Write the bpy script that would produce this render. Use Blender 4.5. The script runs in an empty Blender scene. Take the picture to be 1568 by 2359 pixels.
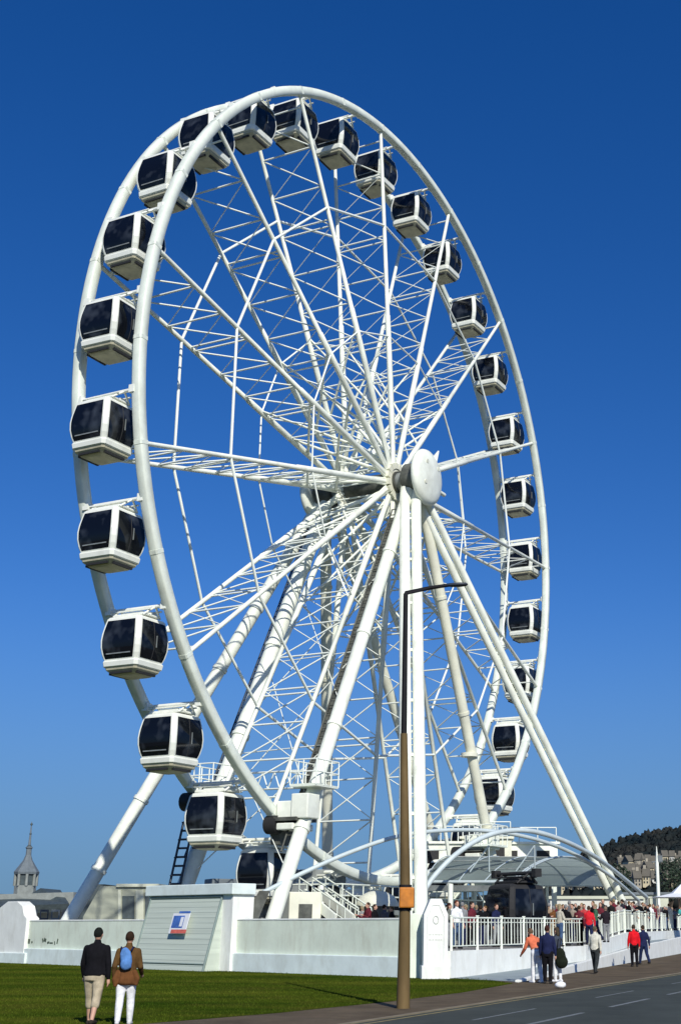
import bpy, math, random
from mathutils import Vector, Matrix, Quaternion
random.seed(7)
R_ = math.radians
sc = bpy.context.scene
col = sc.collection

# ------------------------------------------------------------------ camera, sky, sun, exposure
FPX, PITCH, PPX, PPY, EYE = 2964.08, 0.304566, 784 + 312.4, 1179.5 + 21.07, 1.8
cam = bpy.data.cameras.new('camera'); cam_o = bpy.data.objects.new('camera', cam); col.objects.link(cam_o)
cam_o.location = (0, 0, EYE); cam_o.rotation_euler = (math.pi / 2 + PITCH, 0, 0)
cam.sensor_width = 36; cam.lens = FPX / 2359 * 36
cam.shift_x = -312.4 / 2359; cam.shift_y = 21.07 / 2359
cam.clip_start = 0.1; cam.clip_end = 6000
sc.camera = cam_o
SUN_EL = R_(34); SUN_H = Vector((0.33, -1.0, 0)).normalized()
w = bpy.data.worlds.new('World'); sc.world = w; w.use_nodes = True
nt = w.node_tree; bg = nt.nodes['Background']
sky = nt.nodes.new('ShaderNodeTexSky'); sky.sky_type = 'NISHITA'; sky.sun_disc = False
sky.sun_elevation = SUN_EL; sky.sun_rotation = math.atan2(SUN_H.x, SUN_H.y)
sky.altitude = 0; sky.air_density = 1.0; sky.dust_density = 0.35; sky.ozone_density = 4.0
tc_ = nt.nodes.new('ShaderNodeTexCoord'); mp_ = nt.nodes.new('ShaderNodeMapping')   # damp, hazy seaside sky: lift the lookup off the pale horizon
mp_.inputs['Location'].default_value = (0, 0, 0.07); mp_.inputs['Scale'].default_value = (1, 1, 0.95)
nt.links.new(tc_.outputs['Generated'], mp_.inputs[0]); nt.links.new(mp_.outputs[0], sky.inputs[0])
hs = nt.nodes.new('ShaderNodeHueSaturation'); hs.inputs['Saturation'].default_value = 1.33
hs.inputs['Hue'].default_value = 0.515; hs.inputs['Value'].default_value = 1.03
nt.links.new(sky.outputs[0], hs.inputs['Color'])
sx_ = nt.nodes.new('ShaderNodeSeparateXYZ'); nt.links.new(tc_.outputs['Generated'], sx_.inputs[0])
mr_ = nt.nodes.new('ShaderNodeMapRange'); mr_.interpolation_type = 'SMOOTHSTEP'
mr_.inputs['From Min'].default_value = -0.05; mr_.inputs['From Max'].default_value = 0.26; mr_.inputs['To Min'].default_value = 0.95; mr_.inputs['To Max'].default_value = 0.0
nt.links.new(sx_.outputs['Z'], mr_.inputs['Value'])
mx_ = nt.nodes.new('ShaderNodeMix'); mx_.data_type = 'RGBA'; mx_.inputs['B'].default_value = (0.85, 1.85, 3.25, 1)
nt.links.new(mr_.outputs[0], mx_.inputs['Factor']); nt.links.new(hs.outputs[0], mx_.inputs['A']); nt.links.new(mx_.outputs['Result'], bg.inputs[0])
bg.inputs[1].default_value = 0.11
sl = bpy.data.lights.new('sun', 'SUN'); sl.energy = 4.6; sl.angle = R_(0.5); sl.color = (1, 0.96, 0.88)
so = bpy.data.objects.new('sun', sl); col.objects.link(so)
sdir = -(SUN_H * math.cos(SUN_EL) + Vector((0, 0, math.sin(SUN_EL))))
so.rotation_euler = sdir.to_track_quat('-Z', 'Y').to_euler(); so.location = (30, -60, 60)
sc.view_settings.view_transform = 'Standard'; sc.view_settings.look = 'None'
sc.view_settings.exposure = 0; sc.view_settings.gamma = 1

# ------------------------------------------------------------------ measuring helpers (photo survey -> metres)
CP, SP = math.cos(PITCH), math.sin(PITCH)
def ray(x, y):
    a = (x - PPX) / FPX; b = -(y - PPY) / FPX
    return Vector((a, CP - b * SP, SP + b * CP))
def at(x, y, Y):
    d = ray(x, y); return d * (Y / d.y) + Vector((0, 0, EYE))
def gr(x, y, z=0):
    d = ray(x, y); return d * ((z - EYE) / d.z) + Vector((0, 0, EYE))

# ------------------------------------------------------------------ materials
def mat(name, c, rough=0.6, metal=0, var=0.12, scale=3.0, bump=0.0, bscale=40, c2=None, spec=0.5, detail=6, stretch=None):
    m = bpy.data.materials.new(name); m.use_nodes = True
    t = m.node_tree; b = t.nodes['Principled BSDF']
    b.inputs['Roughness'].default_value = rough; b.inputs['Metallic'].default_value = metal
    b.inputs['Specular IOR Level'].default_value = spec
    co = t.nodes.new('ShaderNodeTexCoord'); n = t.nodes.new('ShaderNodeTexNoise')
    n.inputs['Scale'].default_value = scale; n.inputs['Detail'].default_value = detail; n.inputs['Roughness'].default_value = 0.65
    src = co.outputs['Object']
    if stretch:
        mp = t.nodes.new('ShaderNodeMapping'); mp.inputs['Scale'].default_value = stretch
        t.links.new(src, mp.inputs[0]); src = mp.outputs[0]
    t.links.new(src, n.inputs['Vector'])
    r = t.nodes.new('ShaderNodeValToRGB')
    lo = c2 if c2 else tuple(max(0, v * (1 - var)) for v in c)
    hi = c if c2 else tuple(min(0.95, v * (1 + var)) for v in c)
    r.color_ramp.elements[0].color = (*lo, 1); r.color_ramp.elements[1].color = (*hi, 1)
    r.color_ramp.elements[0].position = 0.34; r.color_ramp.elements[1].position = 0.66
    t.links.new(n.outputs['Fac'], r.inputs[0]); t.links.new(r.outputs[0], b.inputs['Base Color'])
    if bump:
        n2 = t.nodes.new('ShaderNodeTexNoise'); n2.inputs['Scale'].default_value = bscale; n2.inputs['Detail'].default_value = 4
        bp = t.nodes.new('ShaderNodeBump'); bp.inputs['Strength'].default_value = bump; bp.inputs['Distance'].default_value = 0.03
        t.links.new(src, n2.inputs['Vector']); t.links.new(n2.outputs['Fac'], bp.inputs['Height']); t.links.new(bp.outputs[0], b.inputs['Normal'])
    return m
M = {}
M['paint'] = mat('white_paint', (0.81, 0.84, 0.73), 0.4, 0, 0.09, 1.2)
M['rim'] = mat('rim_paint', (0.73, 0.78, 0.68), 0.42, 0, 0.10, 0.9)
M['lattice'] = mat('lattice_paint', (0.80, 0.84, 0.76), 0.45, 0, 0.05, 1)
def weather(m, amt, sc=(2.2, 2.2, .22), dirt=(.42, .40, .30)):
    t = m.node_tree; b = t.nodes['Principled BSDF']; lk = b.inputs['Base Color'].links[0]; src = lk.from_socket
    co = t.nodes.new('ShaderNodeNewGeometry'); mp = t.nodes.new('ShaderNodeMapping'); mp.inputs['Scale'].default_value = sc
    n = t.nodes.new('ShaderNodeTexNoise'); n.inputs['Scale'].default_value = 1.0; n.inputs['Detail'].default_value = 7; n.inputs['Roughness'].default_value = .7
    r = t.nodes.new('ShaderNodeMapRange'); r.inputs['From Min'].default_value = .48; r.inputs['From Max'].default_value = .78; r.inputs['To Max'].default_value = amt
    mx = t.nodes.new('ShaderNodeMix'); mx.data_type = 'RGBA'; mx.inputs['B'].default_value = (*dirt, 1)
    t.links.new(co.outputs['Position'], mp.inputs[0]); t.links.new(mp.outputs[0], n.inputs['Vector']); t.links.new(n.outputs['Fac'], r.inputs['Value'])
    t.links.new(r.outputs[0], mx.inputs['Factor']); t.links.new(src, mx.inputs['A']); t.links.new(mx.outputs['Result'], b.inputs['Base Color'])
M['cream'] = mat('cream_paint', (0.72, 0.72, 0.58), 0.45, 0, 0.1, 0.8)
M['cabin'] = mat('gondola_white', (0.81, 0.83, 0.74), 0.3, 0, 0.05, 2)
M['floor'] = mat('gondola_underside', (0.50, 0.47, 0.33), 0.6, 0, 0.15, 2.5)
M['glass'] = mat('tinted_glass', (0.008, 0.010, 0.016), 0.06, 0, 0.3, 1.5, spec=0.3)
_t = M['glass'].node_tree; _g = _t.nodes.new('ShaderNodeNewGeometry'); _n = [n for n in _t.nodes if n.type == 'TEX_NOISE'][0]
_t.links.new(_g.outputs['Position'], _n.inputs['Vector']); _n.inputs['Scale'].default_value = 1.1; _n.inputs['Detail'].default_value = 2
_r = [n for n in _t.nodes if n.type == 'VALTORGB'][0]; _r.color_ramp.elements[0].position = .5; _r.color_ramp.elements[1].position = .78
_r.color_ramp.elements[0].color = (.004, .005, .008, 1); _r.color_ramp.elements[1].color = (.05, .06, .075, 1)  # paler blotches in the colour imitate reflections and people behind the glass
M['rubber'] = mat('black_rubber', (0.015, 0.015, 0.015), 0.7, 0, 0.2, 5)
M['dark'] = mat('dark_steel', (0.035, 0.045, 0.06), 0.5, 0.3, 0.2, 3)
M['grey'] = mat('grey_steel', (0.22, 0.24, 0.23), 0.5, 0.2, 0.25, 2)
M['greasy'] = mat('greasy_steel', (0.10, 0.105, 0.09), 0.6, 0.3, 0.5, 1.4)
M['wall'] = mat('white_rendered_wall', (0.70, 0.77, 0.64), 0.85, 0, 0.09, 0.55, 0.12, 14, detail=8)
M['plinth'] = mat('white_plinth', (0.70, 0.79, 0.76), 0.8, 0, 0.08, 0.8, 0.1, 18)
M['pier'] = mat('white_pier', (0.80, 0.82, 0.77), 0.75, 0, 0.06, 1.2, 0.1, 18)
M['green_line'] = mat('joint_shadow_green', (0.20, 0.26, 0.24), 0.8, 0, 0.1, 3)
M['panel'] = mat('panel_boards', (0.50, 0.56, 0.48), 0.7, 0, 0.1, 0.6, stretch=(0.2, 0.2, 9))
M['sign_w'] = mat('sign_white', (0.75, 0.76, 0.78), 0.5, 0, 0.05, 5)
M['sign_b'] = mat('sign_blue', (0.06, 0.14, 0.42), 0.5, 0, 0.3, 4)
M['sign_r'] = mat('sign_red', (0.60, 0.13, 0.09), 0.5, 0, 0.25, 5)
M['letter'] = mat('faded_lettering', (0.10, 0.13, 0.09), 0.8, 0, 0.5, 3)
M['faint'] = mat('incised_line', (0.62, 0.64, 0.58), 0.8, 0, 0.05, 3)
M['pole_low'] = mat('brown_pole_paint', (0.130, 0.088, 0.036), 0.7, 0, 0.3, 1.5, 0.05, 20, stretch=(1, 1, 0.3), spec=0.2)
M['pole_up'] = mat('black_pole', (0.012, 0.012, 0.014), 0.7, 0, 0.2, 2, spec=0.15)  # upper pole is coloured darker than the lower
M['orange'] = mat('orange_box', (0.50, 0.17, 0.012), 0.55, 0, 0.2, 5)
M['fabric_roof'] = mat('grey_mesh_roof', (0.25, 0.31, 0.295), 0.65, 0, 0.22, 0.7)
_t = M['fabric_roof'].node_tree; _p = _t.nodes['Principled BSDF']; _o = _t.nodes['Material Output']
_tr = _t.nodes.new('ShaderNodeBsdfTranslucent'); _tr.inputs[0].default_value = (.52, .62, .58, 1); _mx = _t.nodes.new('ShaderNodeMixShader'); _mx.inputs[0].default_value = .5
_t.links.new(_p.outputs[0], _mx.inputs[1]); _t.links.new(_tr.outputs[0], _mx.inputs[2]); _t.links.new(_mx.outputs[0], _o.inputs[0])
M['arch'] = mat('pale_arch_steel', (0.56, 0.64, 0.64), 0.4, 0.1, 0.08, 1)
M['hut'] = mat('hut_render', (0.33, 0.35, 0.27), 0.85, 0, 0.1, 1, 0.1, 10)
M['hut_l'] = mat('hut_trim', (0.52, 0.54, 0.42), 0.8, 0, 0.08, 1)
M['slate'] = mat('dark_slate', (0.05, 0.068, 0.07), 0.6, 0, 0.3, 2)
M['lead'] = mat('pale_lead', (0.13, 0.155, 0.165), 0.6, 0, 0.15, 2)
M['turret'] = mat('turret_stone', (0.22, 0.24, 0.22), 0.8, 0, 0.2, 1)
M['hillwood'] = mat('winter_wood', (0.036, 0.036, 0.032), 0.95, 0, 0.3, 0.03, c2=(0.010, 0.017, 0.020), spec=0.0)
M['leaf'] = mat('dark_leaf', (0.035, 0.06, 0.03), 0.9, 0, 0.3, 1.5, c2=(0.012, 0.024, 0.018))
M['bark'] = mat('bark', (0.06, 0.045, 0.03), 0.9, 0, 0.3, 4)
M['house1'] = mat('cream_house_wall', (0.52, 0.46, 0.31), 0.85, 0, 0.15, 0.3)
M['house2'] = mat('stone_house_wall', (0.34, 0.31, 0.24), 0.85, 0, 0.15, 0.3)
M['house3'] = mat('white_house_wall', (0.62, 0.62, 0.56), 0.85, 0, 0.1, 0.3)
M['roof'] = mat('house_roof', (0.115, 0.105, 0.08), 0.85, 0, 0.2, 0.5)
M['win'] = mat('house_window', (0.03, 0.035, 0.04), 0.2, 0, 0.2, 1)
M['tent'] = mat('white_canvas', (0.78, 0.80, 0.80), 0.7, 0, 0.05, 2)
M['skin'] = mat('skin', (0.50, 0.29, 0.20), 0.6, 0, 0.08, 6)
M['deck'] = mat('promenade_paving', (0.26, 0.25, 0.22), 0.85, 0, 0.2, 0.7, 0.1, 10)
M['ramp'] = mat('ramp_paving', (0.25, 0.30, 0.31), 0.85, 0, 0.12, 1, 0.1, 12)
M['yellow'] = mat('worn_yellow_line', (0.30, 0.24, 0.09), 0.8, 0, 0.3, 3)
M['mark'] = mat('worn_white_marking', (0.17, 0.185, 0.18), 0.8, 0, 0.35, 5)
M['kerb'] = mat('kerb_stone', (0.20, 0.165, 0.10), 0.85, 0, 0.2, 2, 0.1, 20)
M['path'] = mat('worn_asphalt_path', (0.105, 0.080, 0.050), 0.9, 0, 0.28, 0.8, 0.2, 25, detail=9, spec=0.1)
M['road'] = mat('road_asphalt', (0.052, 0.060, 0.052), 0.85, 0, 0.22, 0.5, 0.15, 40, detail=9, spec=0.12)
M['ground'] = mat('far_ground', (0.08, 0.085, 0.06), 0.95, 0, 0.3, 0.05)
M['soil'] = mat('lawn_soil', (0.078, 0.098, 0.010), 0.95, 0, 0.3, 0.22, 0.4, 30, c2=(0.020, 0.044, 0.004), detail=9, spec=0.0, stretch=(.5, 1.6, 1))
M['blade'] = mat('grass_blade', (0.090, 0.116, 0.011), 0.9, 0, 0.3, 0.22, c2=(0.024, 0.052, 0.004), detail=9, spec=0.03, stretch=(.5, 1.6, 1))
M['verge'] = mat('verge_grass', (0.10, 0.095, 0.022), 0.95, 0, 0.3, 0.8, 0.3, 30, c2=(0.06, 0.06, 0.018))
_cl = {}
weather(M['paint'], .45, (1.3, 1.3, .5)); weather(M['rim'], .4, (1.1, 1.1, .5)); weather(M['wall'], .55, (1.6, 1.6, .5)); weather(M['plinth'], .5, (1.4, 1.4, .8), (.40, .42, .34)); weather(M['pier'], .4, (2, 2, .5)); weather(M['cabin'], .25, (2, 2, .8))
weather(M['path'], .7, (.5, .5, .5), (.16, .13, .09)); weather(M['road'], .6, (.35, .12, .3), (.075, .085, .075)); weather(M['soil'], .5, (.35, .6, .5), (.11, .085, .02)); weather(M['blade'], .5, (.35, .6, .5), (.12, .095, .02))
def cloth(rgb):
    k = tuple(round(v, 3) for v in rgb)
    if k not in _cl: _cl[k] = mat('cloth_%d' % len(_cl), k, 0.9, 0, 0.22, 9, 0.15, 60, spec=0.08)
    return _cl[k]

# ------------------------------------------------------------------ mesh helpers
class MB:
    def __init__(s): s.v = []; s.f = []; s.m = []; s.sm = []
    def add(s, vs, fs, mi=0, smooth=False):
        o = len(s.v); s.v += [tuple(p) for p in vs]
        for f in fs: s.f.append([i + o for i in f]); s.m.append(mi); s.sm.append(smooth)
    def box(s, c, d, rz=0, mi=0, X=None):
        hx, hy, hz = d[0] / 2, d[1] / 2, d[2] / 2
        vs = [Vector((x, y, z)) for z in (-hz, hz) for y in (-hy, hy) for x in (-hx, hx)]
        mtx = X if X else Matrix.Rotation(rz, 3, 'Z')
        s.add([mtx @ v + Vector(c) for v in vs], [(0, 2, 3, 1), (4, 5, 7, 6), (0, 1, 5, 4), (2, 6, 7, 3), (0, 4, 6, 2), (1, 3, 7, 5)], mi)
    def tube(s, pts, r, n=8, mi=0, cap=True, closed=False, ry=None):
        pts = [Vector(p) for p in pts]; k = len(pts)
        rs = r if isinstance(r, (list, tuple)) else [r] * k
        up = None; rings = []
        for i, p in enumerate(pts):
            a = pts[(i - 1) % k] if (closed or i > 0) else p
            b = pts[(i + 1) % k] if (closed or i < k - 1) else p
            t = (b - a).normalized()
            if up is None:
                up = Vector((0, 0, 1)) if abs(t.z) < 0.9 else Vector((1, 0, 0))
            x = t.cross(up).normalized(); up = x.cross(t).normalized()
            q = ry[i] if ry else rs[i]
            rings.append([p + x * rs[i] * math.cos(2 * math.pi * j / n) + up * q * math.sin(2 * math.pi * j / n) for j in range(n)])
        vs = [v for rr in rings for v in rr]; fs = []
        for i in range(k if closed else k - 1):
            i2 = (i + 1) % k
            for j in range(n):
                fs.append((i * n + j, i * n + (j + 1) % n, i2 * n + (j + 1) % n, i2 * n + j))
        s.add(vs, fs, mi, True)
        if cap and not closed:
            s.add(rings[0], [tuple(reversed(range(n)))], mi); s.add(rings[-1], [tuple(range(n))], mi)
    def loft(s, secs, mi=0, smooth=True, cap=True):
        n = len(secs[0]); vs = [v for q in secs for v in q]; fs = []
        for i in range(len(secs) - 1):
            for j in range(n): fs.append((i * n + j, i * n + (j + 1) % n, (i + 1) * n + (j + 1) % n, (i + 1) * n + j))
        s.add(vs, fs, mi, smooth)
        if cap: s.add(secs[0], [tuple(reversed(range(n)))], mi); s.add(secs[-1], [tuple(range(n))], mi)
    def prism(s, poly, z0, z1, mi=0):
        n = len(poly); g0 = z0 if callable(z0) else (lambda p: z0); g1 = z1 if callable(z1) else (lambda p: z1)
        s.add([(p[0], p[1], g0(p)) for p in poly] + [(p[0], p[1], g1(p)) for p in poly],
              [tuple(reversed(range(n))), tuple(range(n, 2 * n))] + [(i, (i + 1) % n, n + (i + 1) % n, n + i) for i in range(n)], mi)
    def ball(s, c, r, n=10, m=6, mi=0, seed=None, jit=0):
        rr = random.Random(seed); r = r if isinstance(r, (tuple, list)) else (r, r, r); vs = []; fs = []
        for i in range(m + 1):
            th = math.pi * i / m
            for j in range(n):
                q = 1 + (rr.random() - 0.5) * jit
                vs.append((c[0] + r[0] * q * math.sin(th) * math.cos(2 * math.pi * j / n), c[1] + r[1] * q * math.sin(th) * math.sin(2 * math.pi * j / n), c[2] + r[2] * q * math.cos(th)))
        for i in range(m):
            for j in range(n): fs.append((i * n + j, (i + 1) * n + j, (i + 1) * n + (j + 1) % n, i * n + (j + 1) % n))
        s.add(vs, fs, mi, True)
    def build(s, name, m, parent=None, mats=None):
        me = bpy.data.meshes.new(name); me.from_pydata(s.v, [], s.f)
        for q in (mats or [m]): me.materials.append(q)
        me.polygons.foreach_set('material_index', s.m); me.polygons.foreach_set('use_smooth', s.sm); me.update()
        o = bpy.data.objects.new(name, me); col.objects.link(o)
        if parent: o.parent = parent
        return o
def tag(o, label=None, cat=None, group=None, kind=None):
    if label: o['label'] = label
    if cat: o['category'] = cat
    if group: o['group'] = group
    if kind: o['kind'] = kind
    return o
def empty(name, loc=(0, 0, 0), rz=0):
    o = bpy.data.objects.new(name, None); col.objects.link(o); o.location = loc; o.rotation_euler = (0, 0, rz); o.empty_display_size = 0.3
    return o
def bevel(o, wd, seg=2):
    b = o.modifiers.new('bevel', 'BEVEL'); b.width = wd; b.segments = seg; b.limit_method = 'ANGLE'; return o
def copy_tree(o, parent=None):
    c = o.copy(); col.objects.link(c)
    if parent: c.parent = parent
    for ch in list(o.children): copy_tree(ch, c)
    return c
def setmat(o, m):
    o.material_slots[0].link = 'OBJECT'; o.material_slots[0].material = m
def V2(p, z): return Vector((p[0], p[1], z))

# ------------------------------------------------------------------ ground, lawn, path, road, deck
DZ = 0.95
g = MB(); g.add([(-3000, -200, -0.02), (3000, -200, -0.02), (3000, 5000, -0.02), (-3000, 5000, -0.02)], [(0, 1, 2, 3)])
tag(g.build('ground', M['ground']), kind='structure')
K0, K1 = Vector((-2.6, 26.4)), Vector((8.3, 55.0))             # kerb line
kd = (K1 - K0).normalized(); kn = Vector((kd.y, -kd.x))        # kn points to the road
def kl(t, off): p = K0 + kd * t + kn * off; return (p.x, p.y)
PIER = Vector((-1.45, 48.75)); WL = Vector((-24.4, 69.8))
wd = (WL - PIER).normalized(); wn = Vector((wd.y, -wd.x))      # along the wall to the left
if wn.y > 0: wn = -wn                                          # towards the lawn
lawn_edge = [(-16, 12), (-9.2, 20.5), (-6.4, 26.4), (-4.3, 29.6), (-2.2, 33.9), (-0.4, 38.5), (1.2, 44.5), (0.2, 48.2)]
g = MB(); pl = lawn_edge + [(-0.6, 50), (-24.4, 71.5), (-60, 104), (-90, 60), (-60, 5)]
g.add([(x, y, 0.004) for x, y in pl], [tuple(range(len(pl)))]); tag(g.build('lawn', M['soil']), kind='structure')
g = MB(); pa = [kl(-40, 0)] + [kl(t, 0) for t in (0, 30, 60, 140)] + [kl(140, -14), (14.6, 94.2), (1.4, 45.4), (0.2, 48.2)] + lawn_edge[::-1][1:]
g.add([(x, y, 0.0) for x, y in pa], [tuple(range(len(pa)))]); tag(g.build('footpath', M['path']), kind='structure')
g = MB(); q = [kl(-40, 0.16), kl(160, 0.16), kl(160, 12), kl(-40, 12)]
g.add([(x, y, -0.008) for x, y in q], [(3, 2, 1, 0)]); tag(g.build('road', M['road']), kind='structure')
g = MB()
for t in range(-40, 150, 1): g.prism([kl(t, 0), kl(t + 0.985, 0), kl(t + 0.985, 0.15), kl(t, 0.15)], -0.03, 0.012)
tag(g.build('kerb', M['kerb']), kind='structure')
def strip(name, t0, t1, o0, o1, m, z=-0.004):
    g = MB(); g.add([(*kl(t0, o0), z), (*kl(t1, o0), z), (*kl(t1, o1), z), (*kl(t0, o1), z)], [(3, 2, 1, 0)])
    return tag(g.build(name, m), kind='structure')
strip('yellow_line', -40, 150, 0.36, 0.44, M['yellow'])
for t in range(-30, 120, 6): strip('lane_marking', t + 1.2, t + 5.0, 3.3, 3.42, M['mark'])
for t in range(-30, 120, 9): strip('parking_marking', t + 14, t + 18, 1.9, 1.98, M['mark'])
# grass blades on the lawn
from mathutils.geometry import intersect_point_tri_2d
def inside(p, poly):
    c = False; j = len(poly) - 1
    for i in range(len(poly)):
        if (poly[i][1] > p[1]) != (poly[j][1] > p[1]) and p[0] < (poly[j][0] - poly[i][0]) * (p[1] - poly[i][1]) / (poly[j][1] - poly[i][1]) + poly[i][0]: c = not c
        j = i
    return c
vs, fs = [], []; rg = random.Random(3); zone = lawn_edge + [(-0.6, 49.6), (-24.6, 71.0), (-50, 90), (-40, 40)]
while len(fs) < 60000:
    y = 22 + 52 * rg.random() ** 1.3; x = rg.uniform(-30, 2)
    if x < -0.42 * y + 1 or not inside((x, y), zone): continue
    h = rg.uniform(0.02, 0.055); a = rg.uniform(0, 6.28); wv = rg.uniform(0.006, 0.014)
    i = len(vs); vs += [(x - wv * math.cos(a), y - wv * math.sin(a), 0.0), (x + wv * math.cos(a), y + wv * math.sin(a), 0.0), (x + rg.uniform(-.03, .03), y + rg.uniform(-.03, .03), h)]
    fs.append((i, i + 1, i + 2))
me = bpy.data.meshes.new('grass'); me.from_pydata(vs, [], fs); me.materials.append(M['blade'])
o = bpy.data.objects.new('grass', me); col.objects.link(o); tag(o, 'short mown grass of the lawn in front of the white wall', 'grass', kind='stuff')
# promenade deck (raised) behind the wall and the white kerb wall
W1 = [Vector((-0.95, 48.9)), Vector((4.75, 60.8)), Vector((13.2, 94.5)), Vector((24, 140))]
W2 = [Vector((1.4, 45.8)), Vector((14.2, 94.1)), Vector((26, 139))]
dk = [PIER - wn * 0.3] + [p + Vector((-0.15, 0.1)) for p in W1] + [Vector((40, 240)), Vector((-110, 240)), Vector((-70, 112)), WL - wn * 0.3]
g = MB(); g.prism([(p.x, p.y) for p in dk], -0.01, DZ); tag(g.build('promenade_deck', M['deck']), kind='structure')
wdir = (W1[2] - W1[1]).normalized(); WM = W1[1] + wdir * 14
def deck_z(p): return DZ + .006 + .49 * max(0, min(1, (Vector((p[0], p[1])) - W1[1]).dot(wdir) / 14))
bk = Vector((-wdir.y, wdir.x)) * 10
g = MB(); L1 = [W1[1], WM, W1[2], W1[3]]
g.add([(p.x - .12, p.y, deck_z(p)) for p in L1] + [(p.x + bk.x, p.y + bk.y, deck_z(p)) for p in L1], [(0, 1, 5, 4), (1, 2, 6, 5), (2, 3, 7, 6)])
g.add([(p.x + bk.x, p.y + bk.y, deck_z(p)) for p in L1] + [(p.x + bk.x * 1.02, p.y + bk.y * 1.02, .5) for p in L1], [(0, 1, 5, 4), (1, 2, 6, 5), (2, 3, 7, 6)])
tag(g.build('upper_deck', M['deck']), kind='structure')
ramp = [Vector((0.0, 48.3)), W2[0] + Vector((-0.1, 0.0)), W2[1], W2[2], W1[3], W1[2], W1[1], W1[0]]
def rz_(p):
    t = max(0, min(1, (p[1] - 49.5) / 34)); return 0.006 + 0.90 * t
g = MB()
N_ = 24
A = [W2[0].lerp(W2[1], i / N_) for i in range(N_ + 1)]
def w1at(t):
    L = [(W1[1] - W1[0]).length, (W1[2] - W1[1]).length]; d = t * sum(L)
    return W1[0].lerp(W1[1], d / L[0]) if d < L[0] else W1[1].lerp(W1[2], (d - L[0]) / L[1])
B = [w1at(i / N_) for i in range(N_ + 1)]
g.add([(p.x, p.y, rz_(p)) for p in A] + [(p.x, p.y, rz_(p)) for p in B], [(i, i + 1, N_ + 2 + i, N_ + 1 + i) for i in range(N_)])
tag(g.build('ramp', M['ramp']), kind='structure')

# ------------------------------------------------------------------ walls
def wall_pts(p0, p1, th, z0, z1a, z1b, n, mb, mi=0):
    d = (p1 - p0).normalized(); q = Vector((d.y, -d.x)) * th / 2
    a, b, c, e = p0 + q, p1 + q, p1 - q, p0 - q
    mb.add([V2(a, z0), V2(b, z0), V2(c, z0), V2(e, z0), V2(a, z1a), V2(b, z1b), V2(c, z1b), V2(e, z1a)],
           [(3, 2, 1, 0), (4, 5, 6, 7), (0, 1, 5, 4), (1, 2, 6, 5), (2, 3, 7, 6), (3, 0, 4, 7)], mi)
def onw(x, y0=2240):   # point of the wall line seen in column x
    d = ray(x, y0); s = Vector((d.x, d.y)).normalized()
    den = s.x * wd.y - s.y * wd.x
    t = (PIER.x * s.y - PIER.y * s.x) / den * -1
    k = (PIER.x * wd.y - PIER.y * wd.x) / den
    return s * k
far_end = PIER + wd * 62
wr = empty('sea_wall', V2(PIER, 0)); tag(wr, 'long white rendered wall along the edge of the lawn', 'wall')
def W(mb, name, m, parent, label=None):
    o = mb.build(name, m, parent); o.location = -parent.location; 
    if label: o['label'] = label
    return o
g = MB(); wall_pts(PIER + wd * 0.75, far_end, 0.35, -0.05, 2.0, 2.0, 1, g); W(g, 'wall_face', M['wall'], wr)
g = MB(); wall_pts(PIER + wd * 0.74 + wn * 0.22, far_end + wn * 0.22, 0.2, -0.05, 0.72, 0.72, 1, g); bevel(W(g, 'plinth', M['plinth'], wr), 0.03)
g = MB(); wall_pts(PIER + wd * 0.78, far_end, 00.39, 2.004, 2.07, 2.07, 1, g); bevel(W(g, 'coping', M['pier'], wr), 0.015)
# worn lettering on the wall, too faded to read
pl0 = onw(90); yaw_w = math.atan2(wd.y, wd.x)
g = MB(); Xw = Matrix.Rotation(yaw_w, 3, 'Z')
for px_, py_, ww, hh, tl in ((68, 2168, .20, .22, 0), (75, 2170, .12, .10, .3), (100, 2166, .10, .20, .5), (105, 2165, .22, .16, -.3), (113, 2171, .20, .10, 0.2), (120, 2172, .30, .07, 0), (128, 2172, .07, .17, .3), (134, 2168, .10, .24, -.2)):
    c = onw(px_) + wn * 0.181; z = EYE + (2132 - py_) / 3257 * c.y
    g.box((c.x, c.y, z), (ww, 0.006, hh), X=Xw @ Matrix.Rotation(tl, 3, 'Y'))
W(g, 'lettering', M['letter'], wr, 'small dark faded lettering')
# left end pier with a domed top
le = onw(32); t0 = empty('wall_pier', V2(le, 0)); tag(t0, 'broad white wall pier with rounded head at the left edge', 'wall pier')
def dome_sec(hw, z0, zs, zt, n=10):
    pts = [(-hw, z0), (-hw, zs)] + [(-hw * math.cos(math.pi * i / n), zs + (zt - zs) * math.sin(math.pi * i / n)) for i in range(1, n)] + [(hw, zs), (hw, z0)]
    return pts
def slab(mb, c, dirv, nrm, pts, th, mi=0):
    f = [V2(c + dirv * x + nrm * th / 2, z) for x, z in pts]; b = [V2(c + dirv * x - nrm * th / 2, z) for x, z in pts]; n = len(pts)
    mb.add(f + b, [tuple(range(n)), tuple(range(2 * n - 1, n - 1, -1))] + [(i, n + i, n + (i + 1) % n, (i + 1) % n) for i in range(n)], mi)
g = MB(); slab(g, le + wd * 0.1, wd, wn, [(-1.5, -.05), (-1.5, 2.15), (-1.2, 2.3), (-.95, 2.75), (-.4, 2.98), (.6, 2.98), (1.3, 2.7), (1.7, 2.2), (1.9, -.05)], 0.7)
o = W(g, 'pier_body', M['pier'], t0); bevel(o, 0.03)
g = MB(); slab(g, le + wd * 0.2, wd, wn, [(-1.9, -.05), (-1.9, .5), (2.2, .5), (2.2, -.05)], 0.86); bevel(W(g, 'pier_foot', M['plinth'], t0), 0.03)
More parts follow.
